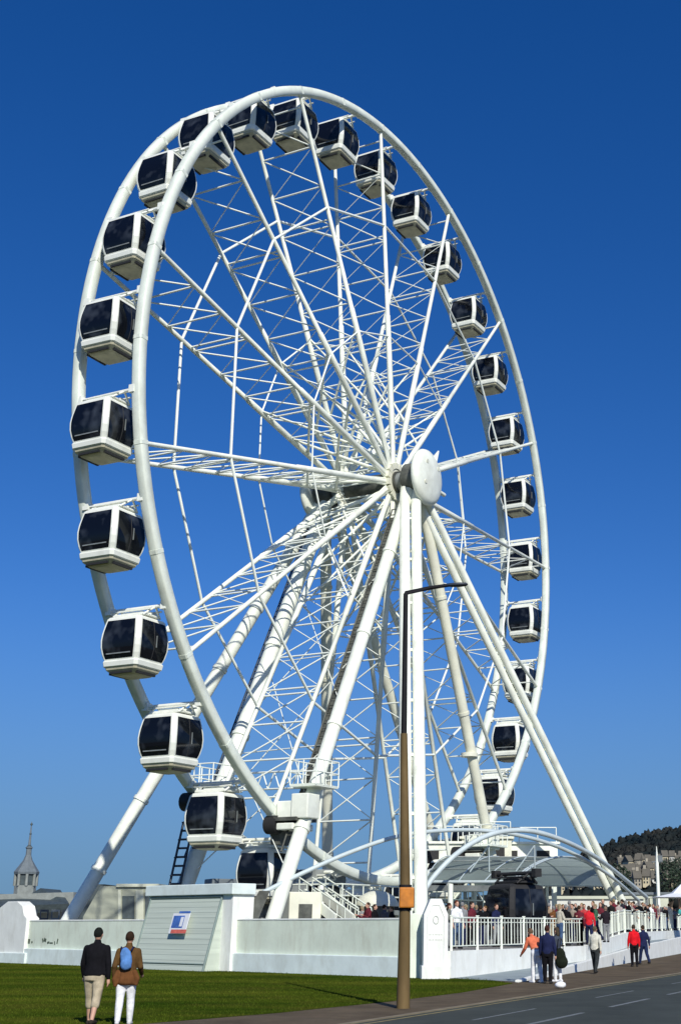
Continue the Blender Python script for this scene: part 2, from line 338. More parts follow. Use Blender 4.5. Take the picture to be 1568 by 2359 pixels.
# gate pier with chamfered head
pr = empty('gate_pier', V2(PIER, 0)); tag(pr, 'tall white gate pier with chamfered head between wall and railings', 'gate pier')
pxd = Vector((0.93, 0.37)).normalized(); pxd = Vector((1, 0.12)).normalized(); pyn = Vector((pxd.y, -pxd.x))
pc = Vector((at(1000, 2250, 48.6).x, 48.6))
g = MB(); slab(g, pc, pxd, pyn, [(-.44, -.05), (-.44, 2.18), (-.20, 2.72), (.20, 2.72), (.44, 2.18), (.44, -.05)], 0.8); bevel(W(g, 'pier_body', M['pier'], pr), 0.025)
g = MB(); slab(g, pc + pyn * 0.03, pxd, pyn, [(-.50, -.05), (-.50, .45), (.50, .45), (.50, -.05)], 0.9); bevel(W(g, 'pier_foot', M['pier'], pr), 0.03)
g = MB()
def fr(x0, z0, x1, z1, wv=.02):
    a = V2(pc + pxd * x0 + pyn * .401, z0); b = V2(pc + pxd * x1 + pyn * .401, z1); g.tube([a, b], wv, 5)
for s in ((-.30, .5, -.30, 2.1), (-.30, 2.1, -.13, 2.5), (-.13, 2.5, .13, 2.5), (.13, 2.5, .30, 2.1), (.30, 2.1, .30, .5)): fr(*s)
W(g, 'panel_moulding', M['pier'], pr)
g = MB()
for zz in (1.50, 1.32):
    for xx, l in ((-.25, .09), (-.13, .06), (-.04, .10), (.08, .07), (.17, .06)):
        c = pc + pxd * (xx + l / 2) + pyn * .405; g.box((c.x, c.y, zz), (l, .006, .05), rz=math.atan2(pxd.y, pxd.x))
g.tube([V2(pc + pxd * .09 * math.cos(i * .6283) + pyn * .41, 2.0 + .14 * math.sin(i * .6283)) for i in range(10)], .02, 5, closed=True)
W(g, 'inscription', M['faint'], pr, 'two pale lines of worn lettering under a small round emblem')
bt = PIER + wd * 1.0
g = MB(); q0 = Vector((at(953, 2240, 49.3).x, 49.3))
slab(g, q0, pxd, pyn, [(-.30, -.05), (-.30, 2.1), (-.2, 2.2), (.05, 2.25), (.24, 2.2), (.24, -.05)], 0.55)
o = W(g, 'buttress', M['wall'], pr); bevel(o, .03)
# taller block with the slanting boarded panel
bl = onw(440); br = empty('panel_block', V2(bl, 0)); tag(br, 'taller white wall block with slanting boarded panel in front', 'wall block')
xa, xb = onw(352), onw(548)
g = MB(); wall_pts(xb - wn * .1, xa - wn * .1, 1.1, -.04, 3.05, 3.05, 1, g); W(g, 'block', M['pier'], br)
g = MB(); wall_pts(xb - wn * .0 + -wd * .15, xa - wn * .0 + wd * .1, 1.24, 3.053, 3.50, 3.50, 1, g); bevel(W(g, 'cap_slab', M['plinth'], br), .03)
g = MB(); pa_, pb_ = onw(358), onw(524)
z_t, out = 2.98, 1.25
A0 = [V2(pa_ + wn * .47, z_t), V2(pb_ + wn * .47, z_t), V2(pb_ + wn * out, -.03), V2(pa_ + wn * out, -.03)]
Bk = [V2(pa_ + wn * .40, z_t), V2(pb_ + wn * .40, z_t), V2(pb_ + wn * .40, -.03), V2(pa_ + wn * .40, -.03)]
g.add(A0 + Bk, [(0, 1, 2, 3), (0, 3, 7, 4), (1, 5, 6, 2), (0, 4, 5, 1)]); W(g, 'boarded_panel', M['panel'], br)
g = MB(); e = Vector((0, 0, 0))
fn = (A0[1] - A0[0]).cross(A0[3] - A0[0]).normalized(); fn = fn if fn.dot(V2(wn, 0)) > 0 else -fn
for a, b, r in ((0, 1, .07), (1, 2, .055), (3, 0, .045)): g.tube([A0[a] + fn * .01, A0[b] + fn * .01], r, 6)  # side trims; top tube colours in the shade band under the cap
W(g, 'trim_and_cap_shade', M['green_line'], br)
g = MB()
for k in range(1, 14):
    t = k / 14; g.tube([A0[0].lerp(A0[3], t) + fn * .002, A0[1].lerp(A0[2], t) + fn * .002], .005, 4)
g.tube([A0[0].lerp(A0[3], .9) + fn * .02, A0[1].lerp(A0[2], .9) + fn * .02], .03, 5)
W(g, 'board_joint', M['green_line'], br)
# sign standing off the panel
def onpan(u, v, h): return A0[0].lerp(A0[1], u).lerp(A0[3].lerp(A0[2], u), v) + fn * h
sg = empty('notice_sign', onpan(.5, .4, 0)); tag(sg, 'small white, blue and red notice sign fixed on the slanting panel', 'sign')
ux = (A0[0] - A0[1]).normalized(); uz = fn.cross(ux).normalized(); uz = uz if uz.z > 0 else -uz
def plate(mb, cu, cv, h, wx, hz_, th=.02, mi=0):
    c = onpan(cu, cv, h); mb.box(c, (wx, th, hz_), X=Matrix((ux, fn, uz)).transposed(), mi=mi)
SC = (.57, .38)
g = MB(); plate(g, *SC, .22, 1.2, .86, .03); W(g, 'board', M['sign_w'], sg)
g = MB(); plate(g, SC[0] - .02, SC[1] - .02, .24, .80, .52, .006); plate(g, SC[0] + .04, SC[1] - .15, .24, .8, .09, .006); W(g, 'blue_print', M['sign_b'], sg)
g = MB(); plate(g, SC[0] + .02, SC[1] + .11, .24, 1.1, .16, .006); W(g, 'red_print', M['sign_r'], sg)
g = MB(); plate(g, SC[0] + .03, SC[1] - .02, .247, .2, .40, .006); W(g, 'white_figure', M['sign_w'], sg)
g = MB()
for du in (-.05, .05): g.tube([onpan(SC[0] + du, SC[1], 0), onpan(SC[0] + du, SC[1], .21)], .03, 6)
W(g, 'bracket', M['grey'], sg)
# low white kerb walls of the ramp
r1 = empty('ramp_back_wall', V2(W1[0], 0)); tag(r1, 'white retaining wall under the railings right of the gate pier', 'wall')
g = MB(); wall_pts(W1[0] + Vector((-.1, -.1)), W1[1], .3, -.05, .93, .93, 1, g); wall_pts(W1[1] + Vector((.0, .02)), WM, .3, -.05, .935, 1.44, 1, g); wall_pts(WM, W1[3], .3, -.05, 1.44, 1.46, 1, g)
W(g, 'wall_face', M['pier'], r1)
r2 = empty('ramp_front_wall', V2(W2[0], 0)); tag(r2, 'low white wall rising beside the ramp behind the standing group', 'wall')
g = MB(); wm = W2[0].lerp(W2[1], .55); wall_pts(W2[0], wm, .22, -.05, .06, .72, 1, g); wall_pts(wm, W2[1], .22, -.05, .72, 1.05, 1, g); wall_pts(W2[1], W2[2], .22, -.05, 1.05, 1.2, 1, g)
bevel(W(g, 'wall_face', M['pier'], r2), .02)

# ------------------------------------------------------------------ railings
def fence(p0, p1, z0, z1, lab, bays, h=1.15, grp=None):
    f = empty('railing', V2(p0, z0)); tag(f, lab, 'railing', grp)
    d = p1 - p0; o0 = -f.location
    def L(mb, name, m=M['rim']):
        o = mb.build(name, m, f); o.location = o0
    for k in range(bays + 1):
        t = k / bays; p = p0 + d * t; z = z0 + (z1 - z0) * t; g = MB()
        g.box((p.x, p.y, z + h / 2 + .02), (.09, .09, h + .08)); g.box((p.x, p.y, z + h + .07), (.13, .13, .03)); L(g, 'post')
    g = MB(); g.tube([V2(p0, z0 + h), V2(p1, z1 + h)], .035, 6); L(g, 'top_rail')
    g = MB(); g.tube([V2(p0, z0 + .16), V2(p1, z1 + .16)], .025, 6); g.tube([V2(p0, z0 + h - .16), V2(p1, z1 + h - .16)], .02, 6); L(g, 'bottom_rail')
    for k in range(bays):
        g = MB(); nb = 7
        for j in range(1, nb):
            t = (k + j / nb) / bays; p = p0 + d * t; z = z0 + (z1 - z0) * t
            g.tube([V2(p, z + .16), V2(p, z + h)], 0.016 if j % 3 else .03, 5)
        L(g, 'baluster_panel')
fence(W1[0] + Vector((.05, .05)), W1[1], .93, .93, 'white railing right of the gate pier in front of the crowd', 6)
fence(W1[1], WM, .935, 1.44, 'white railing along the sloping ramp behind the person in red', 6)
fence(WM + wdir * .2, W1[3], 1.45, 1.46, 'white railing at the right edge in front of the person in white', 20)

# ------------------------------------------------------------------ the wheel
S = 1.1
C = Vector((-5.5511, 63.9344, 21.9959)) * S + Vector((0, 0, EYE))
TH = 1.11823
U = Vector((-math.cos(TH), -math.sin(TH), 0)); Nn = Vector((math.sin(TH), -math.cos(TH), 0)); Z = Vector((0, 0, 1))
RW = 20 * S; HB = 1.4922 * S; PH = -1.1685955
def wp(r, t, b): return C + U * (r * math.cos(t)) + Z * (r * math.sin(t)) + Nn * b
def fp(a, b, z): return Vector((C.x, C.y, 0)) + U * a + Nn * b + Z * z
wh = empty('ferris_wheel', C); tag(wh, 'huge white observation wheel with twin rims and lattice spokes', 'ferris wheel')
def WL_(mb, name, m, parent=None):
    o = mb.build(name, m, parent or wh); o.location = -C if (parent is None or parent is wh) else (0, 0, 0); return o
for b in (HB, -HB):
    g = MB(); n = 180
    # box-section rim with softened corners
    prof = [(-.235, -.15), (-.19, -.22), (.19, -.22), (.235, -.15), (.235, .15), (.19, .22), (-.19, .22), (-.235, .15)]
    secs = [[wp(RW + pr_, 2 * math.pi * i / n, b + pb) for pr_, pb in prof] for i in range(n + 1)]
    g.loft(secs, smooth=True, cap=False)
    for k in range(30):
        t = PH + (k + .5) * 2 * math.pi / 30
        g.loft([[wp(RW + 1.05 * pr_, t + e, b + 1.05 * pb) for pr_, pb in prof] for e in (-.004, .004)], smooth=False)
    WL_(g, 'rim', M['rim'])
NB = 9
spoke_t = [PH + (2 * j + .5) * 2 * math.pi / 30 for j in range(15)]
for t in spoke_t:
    g = MB()
    for s in (1, -1):
        b0, b1 = s * 1.42 * S, s * HB
        pts = [wp(.55 + (RW - .75 - .55 + .5) * q, t, b0 + (b1 - b0) * q) for q in (0, .12, .3, .45, .451, 1)]
        g.tube(pts, [.12, .17, .17, .155, .125, .105], 8)
        g.tube([wp(6.2, t, s * HB), wp(1.3, t, -s * 1.42 * S)], [.06, .12], 6)
        g.tube([wp(9.2, t, s * HB), wp(4.2, t, -s * 1.46 * S)], [.05, .08], 6)
        for dt in (-.5, .5):
            tm = t + dt * 2 * math.pi / 15
            g.tube([wp(5.4, t, s * HB), wp(.8, tm, s * 1.42 * S)], [.05, .085], 6)
    sp = WL_(g, 'spoke', M['paint'])
    g = MB(); rr = [1.8 + (RW - 2.6) * i / NB for i in range(NB + 1)]
    for i, r in enumerate(rr):
        g.tube([wp(r, t, HB), wp(r, t, -HB)], .05, 5, cap=False)
        if i in (3, 6): g.tube([wp(r + .35, t, HB), wp(r + .35, t, -HB)], .05, 5, cap=False)
        if i < NB:
            s = 1 if i % 2 == 0 else 1
            g.tube([wp(rr[i], t, HB * s), wp(rr[i + 1], t, -HB * s)], .042, 5, cap=False)
            if 2 <= i <= 7: g.tube([wp(rr[i], t, -HB * s), wp(rr[i + 1], t, HB * s)], .027, 4, cap=False)
    WL_(g, 'lattice', M['lattice'], sp)
for rad, bb, rt in ((.715 * RW, HB, .075), (.715 * RW, -HB, .075), (.40 * RW, HB, .05), (.40 * RW, -HB, .05)):
    g = MB(); g.tube([wp(rad, t, bb) for t in spoke_t], rt, 6, closed=True); WL_(g, 'tie_ring', M['lattice'])
g = MB(); g.tube([C + Nn * -1.9, C + Nn * 1.9], .62, 24); WL_(g, 'hub', M['greasy'])
for s in (1, -1):
    g = MB(); g.tube([C + Nn * (s * 1.38 * S), C + Nn * (s * 1.6 * S)], .78, 24)
    for t in spoke_t: g.box(wp(.95, t, s * 1.5 * S), (.34, .34, .34), X=Matrix((U * math.cos(t) + Z * math.sin(t), Nn, U * -math.sin(t) + Z * math.cos(t))).transposed())
    WL_(g, 'hub_flange', M['cream'])

# ------------------------------------------------------------------ support frame
su = empty('wheel_support', fp(0, 0, DZ)); tag(su, 'white tubular support legs carrying the axle of the wheel', 'support frame')
def SU(mb, name, m, parent=None):
    o = mb.build(name, m, parent or su)
    o.location = -su.location if parent is None else (0, 0, 0); return o
NT, FT = C + Nn * 2.75, C - Nn * 2.75
g = MB(); g.tube([C + Nn * -3.7, C + Nn * 3.7], .52, 24); SU(g, 'axle', M['grey'])
for s in (1, -1):
    g = MB(); secs = []
    for bb, r in ((2.35, .75), (2.5, .95), (3.3, .95), (3.4, .75)): secs.append([C + Nn * (s * bb) + (U * math.cos(j * math.pi / 12) + Z * math.sin(j * math.pi / 12)) * r for j in range(24)])
    g.loft(secs); SU(g, 'bearing_housing', M['greasy'])
    g = MB(); secs = []
    for bb, r in ((3.45, 1.35), (3.5, 1.58), (3.66, 1.64), (3.80, 1.58), (3.94, 1.35), (4.03, .95), (4.08, .5), (4.1, .05)):
        secs.append([C + Nn * (s * bb) + (U * math.cos(j * math.pi / 20) + Z * math.sin(j * math.pi / 20)) * r for j in range(40)])
    g.loft(secs); cp_ = SU(g, 'hub_cap', M['paint'])
    g = MB()
    for ang, r in ((-.6, .9), (2.4, 1.0), (.9, .95)):
        c = C + Nn * (s * 3.98) + (U * math.cos(ang) + Z * math.sin(ang)) * r; g.tube([c - Nn * .1 * s, c + Nn * .08 * s], .13, 10)
    SU(g, 'cap_lug', M['cream'], cp_)
    g = MB()
    d = U * math.cos(2.2) + Z * math.sin(2.2); g.tube([C + Nn * (s * 3.6) + d * 1.2, C + Nn * (s * 3.6) + d * 2.6], [.3, .05], 8)
    SU(g, 'star_point', M['paint'], cp_)
    g = MB(); g.tube([C + Nn * (s * 3.6) - U * 1.4 - Z * .35, C + Nn * (s * 3.6) - U * 2.3 - Z * .35], .12, 8); SU(g, 'cap_spigot', M['paint'], cp_)
FD = {}
def leg(name, top, foot, r, twin=0, seg=0, ladder=None, m='paint', taper=1.0):
    d = (foot - top).normalized(); hz = Vector((d.x, d.y, 0)); side = Vector((-hz.y, hz.x, 0)).normalized()
    if twin: side = Vector((0.985, 0.17, 0))
    elif side.x < 0: side = -side
    g = MB()
    offs = [side * twin / 2, side * -twin / 2] if twin else [Vector()]
    for o in offs:
        g.tube([top + o * .8, top.lerp(foot, .06) + o, foot + o], [r * .85, r, r * taper], 16)
        for k in range(1, seg + 1):
            c = top.lerp(foot, k / (seg + 1)) + o; g.tube([c - d * .09, c + d * .09], r * 1.16, 16)
    if twin:
        for k in range(1, 9):
            c = top.lerp(foot, k / 9); g.box(c, (twin, .08, .16), X=Matrix((side, d.cross(side), d)).transposed())
    ob = SU(g, 'support_leg', M[m])
    g = MB(); g.box((foot.x, foot.y, DZ + .12), (1.5, 1.2, .22), rz=math.atan2(U.y, U.x)); SU(g, 'foot_plate', M['grey'])
    if ladder:
        sd, mm, wv = ladder; g = MB(); o = side * sd
        up = d.cross(side).normalized() * (.0)
        for e in (0, wv): g.tube([top.lerp(foot, .08) + o + side * e * (1 if sd > 0 else -1), top.lerp(foot, .84) + o + side * e * (1 if sd > 0 else -1)], .05, 5)
        L = (foot - top).length
        for k in range(int(L * .76 / .45)):
            c = top + d * (L * .08 + k * .45) + o; g.tube([c, c + side * wv * (1 if sd > 0 else -1)], .03, 4, cap=False)
        SU(g, 'ladder', M[mm], ob)
        g = MB(); c0, c1 = top.lerp(foot, .10) + side * (sd - wv * .5) + Vector((0, .25, 0)), top.lerp(foot, .80) + side * (sd - wv * .5) + Vector((0, .25, 0))
        g.box(c0.lerp(c1, .5), ((c1 - c0).length, wv * .8, .06), X=Matrix((d, side, d.cross(side))).transposed()); SU(g, 'cable_tray', M['greasy' if mm == 'greasy' else 'dark'], ob)
    return ob
FT_ = dict(AL=fp(13.2, 3.3, DZ), AR=fp(-11.2, 3.4, DZ), OL=fp(12.2, 9.9, DZ), OR=fp(-17.0, 9.3, DZ),
           fAL=fp(11.6, -3.3, DZ), fAR=fp(-19.0, -3.4, DZ), fOL=fp(8.9, -12.3, DZ), fOR=fp(-11.0, -8.8, DZ))
leg('AL', NT, FT_['AL'], .33, seg=4, ladder=(-.36, 'greasy', .34))
leg('AR', NT + Nn * .2 - U * .3, FT_['AR'], .30, seg=3, m='cream')
leg('OL', NT - Nn * .15, FT_['OL'] + Nn * .0, .29, twin=.64)
leg('OR', NT + Nn * .3 - U * .5 - Z * .9, FT_['OR'], .215, twin=.54)
leg('fAL', FT, FT_['fAL'], .40, seg=4, ladder=(-.42, 'dark', .28))
leg('fAR', FT, FT_['fAR'], .30, seg=3, m='cream')
leg('fOL', FT - Nn * .3, FT_['fOL'], .36, seg=6)
leg('fOR', FT - Nn * .3, FT_['fOR'], .33, seg=4, m='cream')

# drive units gripping the rims, platforms and gangways
def on_leg(nm, z, top): 
    f = FT_[nm]; return top.lerp(f, (top.z - z) / (top.z - f.z))
def drive(a_sign, b_sign, nm, top, t_rim):
    c = wp(RW - .1, t_rim, b_sign * (HB + .05)); lg = on_leg(nm, c.z, top)
    g = MB(); rz = math.atan2(U.y, U.x)
    mid = c.lerp(lg, .55)
    g.box(mid + Z * .35, (1.3, 1.2, .9), rz=rz); g.box(lg + Z * .55, (1.0, .9, 1.1), rz=rz); g.box(mid - Z * .35, (1.7, .9, .3), rz=rz)
    du = SU(g, 'drive_unit', M['paint']); bevel(du, .05)
    g = MB()
    for dx in (-.75, .8):
        q = c + U * dx - Z * (dx * .3) ; g.tube([q + Nn * (b_sign * -.3), q + Nn * (b_sign * .32)], .42, 16)
    SU(g, 'tyre', M['rubber'], du)
    g = MB(); g.box(mid - Z * .02 - Nn * 0.0, (1.72, 1.22, .16), rz=rz); g.box(c - Z * .75, (1.2, .5, .7), rz=rz); SU(g, 'motor', M['greasy'], du)
drive(1, 1, 'AL', NT, PH + .30 * 2 * math.pi / 30)
drive(1, -1, 'fAL', FT, PH + .75 * 2 * math.pi / 30)
drive(-1, 1, 'AR', NT, math.pi + (2 * math.pi - PH) - .30 * 2 * math.pi / 30 if False else R_(246))
def cage(c, lx, ly, h=1.15):
    g = MB(); rz = math.atan2(U.y, U.x); g.box(c, (lx, ly, .12), rz=rz); pf = SU(g, 'access_platform', M['rim'])
    g = MB(); cs = [c + U * (sx * lx / 2) + Nn * (sy * ly / 2) for sx, sy in ((-1, -1), (1, -1), (1, 1), (-1, 1))]
    for i in range(4):
        a, b = cs[i], cs[(i + 1) % 4]
        for hh in (h, h * .52): g.tube([a + Z * hh, b + Z * hh], .035, 5)
        nq = max(2, int((b - a).length / .6))
        for k in range(nq): p = a.lerp(b, k / nq); g.tube([p, p + Z * h], .035, 5)
    SU(g, 'guard_rail', M['lattice'], pf)
pA = on_leg('AL', 7.9, NT); pB = on_leg('fAL', 8.1, FT)
cage(pA + U * .2 + Nn * .1, 1.9, 1.4); cage(pB + U * .5, 2.4, 1.6)
def truss(a, b, h, r=.05, n=6):
    g = MB(); g.tube([a, b], r, 5); g.tube([a + Z * h, b + Z * h], r, 5)
    for k in range(n):
        p, q = a.lerp(b, k / n), a.lerp(b, (k + 1) / n); m_ = p.lerp(q, .5) + Z * h
        g.tube([p, m_], r * .8, 4); g.tube([m_, q], r * .8, 4)
    SU(g, 'gangway_truss', M['lattice'])
truss(pA + Nn * -.6, pB + Nn * .8, .8)
for nm, nf, zz in (('AR', 'fAR', 6.2),):
    a, b = on_leg(nm, zz, NT), on_leg(nf, zz, FT)
    cage(a, 2.0, 1.5); truss(a, b, .8)
# bracket ring on the near right leg
c = on_leg('AR', 11.2, NT); g = MB(); g.tube([c + Z * .1, c - Z * .12], .5, 14); SU(g, 'leg_collar', M['cream'])
# cross wires of the far A-frame
g = MB()
for z0, z1 in ((20, 12), (15, 7), (10, 4)):
    g.tube([on_leg('fAL', z0, FT), on_leg('AL', z1, NT)], .03, 4); g.tube([on_leg('AL', z0, NT), on_leg('fAL', z1, FT)], .03, 4)
    g.tube([on_leg('AL', z0, NT), on_leg('fAL', z0, FT)], .03, 4)
SU(g, 'brace_wire', M['lattice'])
# dark access ladder on the far left leg
g = MB(); la, lb = pB + U * 1.9 - Nn * .6 - Z * 1.6, pB + U * 3.2 - Nn * .6 - Z * 6.9
sd = Nn * .6
for o in (Vector(), sd): g.tube([la + o, lb + o], .06, 5)
for k in range(13):
    p = la.lerp(lb, k / 13); g.tube([p, p + sd], .05, 4)
    if k % 2 == 0:
        g.tube([p, p + (U - Z * .1) * .5 + sd * .5, p + sd], .03, 4)
SU(g, 'ladder', M['dark'])

# ------------------------------------------------------------------ gondolas
def hw(z):   # half width at height z below the pivot
    P = ((-.42, .55), (-.48, .82), (-.56, .90), (-.85, .96), (-1.2, 1.02), (-1.5, 1.045), (-1.8, 1.03), (-2.1, .97), (-2.35, .885), (-2.36, .91), (-2.62, .83), (-2.66, .78), (-2.86, .45))
    for (z0, h0), (z1, h1) in zip(P, P[1:]):
        if z >= z1: return h0 + (h1 - h0) * (z0 - z) / (z0 - z1)
    return P[-1][1]
def octo(h, z, ch=.13): return [Vector((x, y, z)) for x, y in ((h, h - ch), (h - ch, h), (-h + ch, h), (-h, h - ch), (-h, -h + ch), (-h + ch, -h), (h - ch, -h), (h, -h + ch))]
def make_gondola(dark=False, name='gondola'):
    r = empty(name)
    wm = M['cabin'] if not dark else M['rubber']
    zs = [-.42, -.50, -.58, -.7, -.85, -1.0, -1.2, -1.35, -1.5, -1.65, -1.8, -1.95, -2.1, -2.25, -2.35]
    g = MB(); g.loft([octo(hw(z), z) for z in reversed(zs)], smooth=False); g.build('body', wm, r)
    g = MB(); g.loft([octo(h, z) for z, h in ((-2.62, .84), (-2.58, .90), (-2.40, .93), (-2.352, .91))], smooth=False); g.build('sill_band', wm, r)
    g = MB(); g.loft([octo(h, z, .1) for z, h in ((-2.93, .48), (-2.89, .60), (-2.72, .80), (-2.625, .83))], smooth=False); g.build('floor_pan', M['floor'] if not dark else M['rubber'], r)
    g = MB()
    for sx in (-1, 1): g.box((sx * .70, sx * .0, -2.84), (.10, 1.15, .10))
    g.box((0, -.72, -2.84), (1.1, .08, .08)); g.build('bumper', M['rubber'], r)
    zg = [-.66 - (2.28 - .66) * i / 10 for i in range(11)]
    for ax in range(4):
        Rm = Matrix.Rotation(ax * math.pi / 2, 3, 'Z')
        halves = ((-1, 1),) if ax % 2 else ((-1, -.012), (.012, 1))
        for lo, hi in halves:
            g = MB(); vs = []; fs = []; nq = 4
            for i, z in enumerate(zg):
                h = hw(z); e = h - .20; z2 = z
                for j in range(nq + 1): vs.append(Rm @ Vector((h + .008, e * (lo + (hi - lo) * j / nq), z2)))
            for i in range(10):
                for j in range(nq): fs.append((i * (nq + 1) + j, i * (nq + 1) + j + 1, (i + 1) * (nq + 1) + j + 1, (i + 1) * (nq + 1) + j)[::-1])
            g.add(vs, fs, 0, True); g.build('window', M['glass'], r)
        if ax % 2 == 0:
            g = MB(); g.tube([Rm @ Vector((hw(z) + .004, 0, z)) for z in zg], .022, 4); g.build('mullion', M['rubber'], r)
        if ax % 2:
            g = MB(); h = hw(-2.08) + .016; g.box(Rm @ Vector((h, 0, -2.08)), (.02, 1.25, .05), rz=ax * math.pi / 2); g.build('seat_rail', M['grey'], r)
        else:
            g = MB(); h = hw(-1.5) + .03; g.box(Rm @ Vector((h, .1, -1.5)), (.03, .04, .5), rz=ax * math.pi / 2); g.build('door_handle', M['grey'], r)
    g = MB(); g.box((0, 0, -.37), (1.5, 1.1, .12)); g.box((0, 0, -.26), (1.1, .62, .12)); g.box((.42, .3, -.24), (.5, .4, .16)); bevel(g.build('roof_unit', wm, r), .03)
    g = MB(); g.tube([(-HB + .1, 0, 0), (HB - .1, 0, 0)], .085, 8)
    for sx in (-1, 1):
        for sy in (-1, 1): g.tube([(sx * .95, 0, 0), (sx * .78, sy * .55, -.42)], .05, 6)
        g.tube([(sx * .78, -.55, -.38), (sx * .78, .55, -.38)], .05, 6)
        g.box((sx * (HB - .18), 0, 0), (.28, .34, .34))
    for sy in (-1, 1): g.tube([(-1.0, sy * .35, -.16), (1.0, sy * .35, -.16)], .04, 6)
    g.build('hanger', wm, r)
    return r
gp = make_gondola()
GL = {}
words = ['', 'first', 'second', 'third', 'fourth', 'fifth', 'sixth', 'seventh', 'eighth', 'ninth', 'tenth', 'eleventh', 'twelfth']
for k in range(30):
    if k == 5: l = 'white gondola with dark glass, leftmost of all on the wheel'
    elif k < 5: l = 'white gondola, %s below the leftmost one along the left rim' % words[5 - k]
    elif k <= 10: l = 'white gondola seen from below, %s above the leftmost one along the rim' % words[k - 5]
    elif k == 11: l = 'white gondola at the crest of the wheel, highest of all in the photo'
    elif k < 21: l = 'white gondola, %s after the highest one, going down the right rim' % words[k - 11]
    elif k == 21: l = 'white gondola with dark glass, rightmost of all on the wheel'
    elif k <= 24: l = 'white gondola, %s below the rightmost one, partly behind the support leg' % words[k - 21]
    else: l = 'white gondola at the foot of the wheel, %s past the rightmost, above the boarding deck' % words[k - 21]
    o = gp if k == 0 else copy_tree(gp)
    o.location = wp(20.06 * S, PH + k * 2 * math.pi / 30, 0); o.rotation_euler = (0, 0, math.atan2(Nn.y, Nn.x) + 0.02 * math.sin(k * 2.3))
    tag(o, l, 'gondola', 'gondolas hanging between the rims of the wheel')

# ------------------------------------------------------------------ boarding deck, stairs, kiosk under the wheel
bd = empty('boarding_platform', fp(0, 0, DZ)); tag(bd, 'raised steel boarding platform with railings and stairs under the wheel', 'platform')
def BD(mb, name, m, parent=None):
    o = mb.build(name, m, parent or bd); o.location = -bd.location if parent is None else (0, 0, 0); return o
rz = math.atan2(U.y, U.x)
g = MB(); g.box(fp(1.0, 0, DZ + 1.45), (15, 8.4, .22), rz=rz); BD(g, 'floor', M['grey'])
g = MB()
for a in (-6, -3, 0, 3, 6, 8):
    for b in (-4, 0, 4): g.box(fp(a, b, DZ + .67), (.2, .2, 1.34), rz=rz)
for b in (-4, 4):
    for a in (-6, 0, 3, 6): g.tube([fp(a, b, DZ + .1), fp(a + 2.6, b, DZ + 1.3)], .05, 5)
BD(g, 'frame', M['rim'])
g = MB()
for b in (-4.1, 4.1):
    for hh in (1.1, .6): g.tube([fp(-6.4, b, DZ + 1.56 + hh), fp(8.4, b, DZ + 1.56 + hh)], .04, 5)
    for k in range(17): a = -6.4 + k * .925; g.tube([fp(a, b, DZ + 1.5), fp(a, b, DZ + 2.66)], .035, 5)
for a in (-6.4, 8.4):
    for hh in (1.1, .6): g.tube([fp(a, -4.1, DZ + 1.56 + hh), fp(a, 4.1, DZ + 1.56 + hh)], .04, 5)
BD(g, 'guard_rail', M['rim'])
for i, (x0, x1) in enumerate(((700, 772), (738, 812))):
    a, b = at(x0, 2058, 60.6 + i * .9), at(x1, 2118, 58.6 + i * .9); dv = (b - a); sv = Vector((-dv.y, dv.x, 0)).normalized() * .0
    g = MB(); X = Matrix((dv.normalized(), dv.cross(Z).normalized(), dv.cross(Z).cross(dv).normalized())).transposed()
    g.box(a.lerp(b, .5), (dv.length, .12, .42), X=X); BD(g, 'stair_stringer', M['paint'])
g = MB()
for k in range(9): p = at(705 + k * 9.5, 2062 + k * 7.4, 61.1 - k * .2); g.box(p, (.3, 1.1, .05), rz=.5)
BD(g, 'stair_tread', M['greasy'])
g = MB()
for k in range(3):
    a, b = at(690 + 30 * k, 2022, 61 + k * .8), at(795 + 30 * k, 2092, 59 + k * .8)
    g.tube([a, b], .04, 5); g.tube([a - Z * .5, b - Z * .5], .03, 5)
    for q in range(7): p = a.lerp(b, q / 6); g.tube([p, p - Z * 1.05], .03, 4)
BD(g, 'stair_rail', M['rim'])
# tie beams and equipment packs standing on the deck
def pack(x, y, Y, dims, m, lab, rzz=.5):
    c = at(x, y, Y); e = empty('equipment_cabinet', (c.x, c.y, DZ)); tag(e, lab, 'cabinet')
    h = c.z - DZ + dims[2] / 2; g = MB(); g.box((0, 0, h / 2), (dims[0], dims[1], h), rz=rzz); bevel(g.build('casing', M[m], e), .04)
    g = MB(); X = Matrix.Rotation(rzz, 3, 'Z')
    g.box(X @ Vector((0, -dims[1] / 2 - .012, h * .5)), (dims[0] * .42, .02, h * .55), rz=rzz); g.build('door', M['greasy'], e)
    return e
pack(692, 2088, 59.5, (1.5, 1.2, 1.2), 'cream', 'small cream cabinet with dark doorway beside the white stairs')
pack(640, 2075, 64, (2.4, 1.8, 1.6), 'grey', 'grey machine cabinet behind the near left support leg')
pack(735, 2052, 67, (2.2, 1.6, 2.0), 'grey', 'grey control cabinet above the stair rails under the wheel')
pack(512, 2052, 72, (1.6, 1.4, 1.2), 'lead', 'pale cabinet seen under the lowest left gondolas')
pack(572, 2052, 73, (1.2, 1.4, 1.1), 'greasy', 'dark cabinet behind the lowest left gondola')
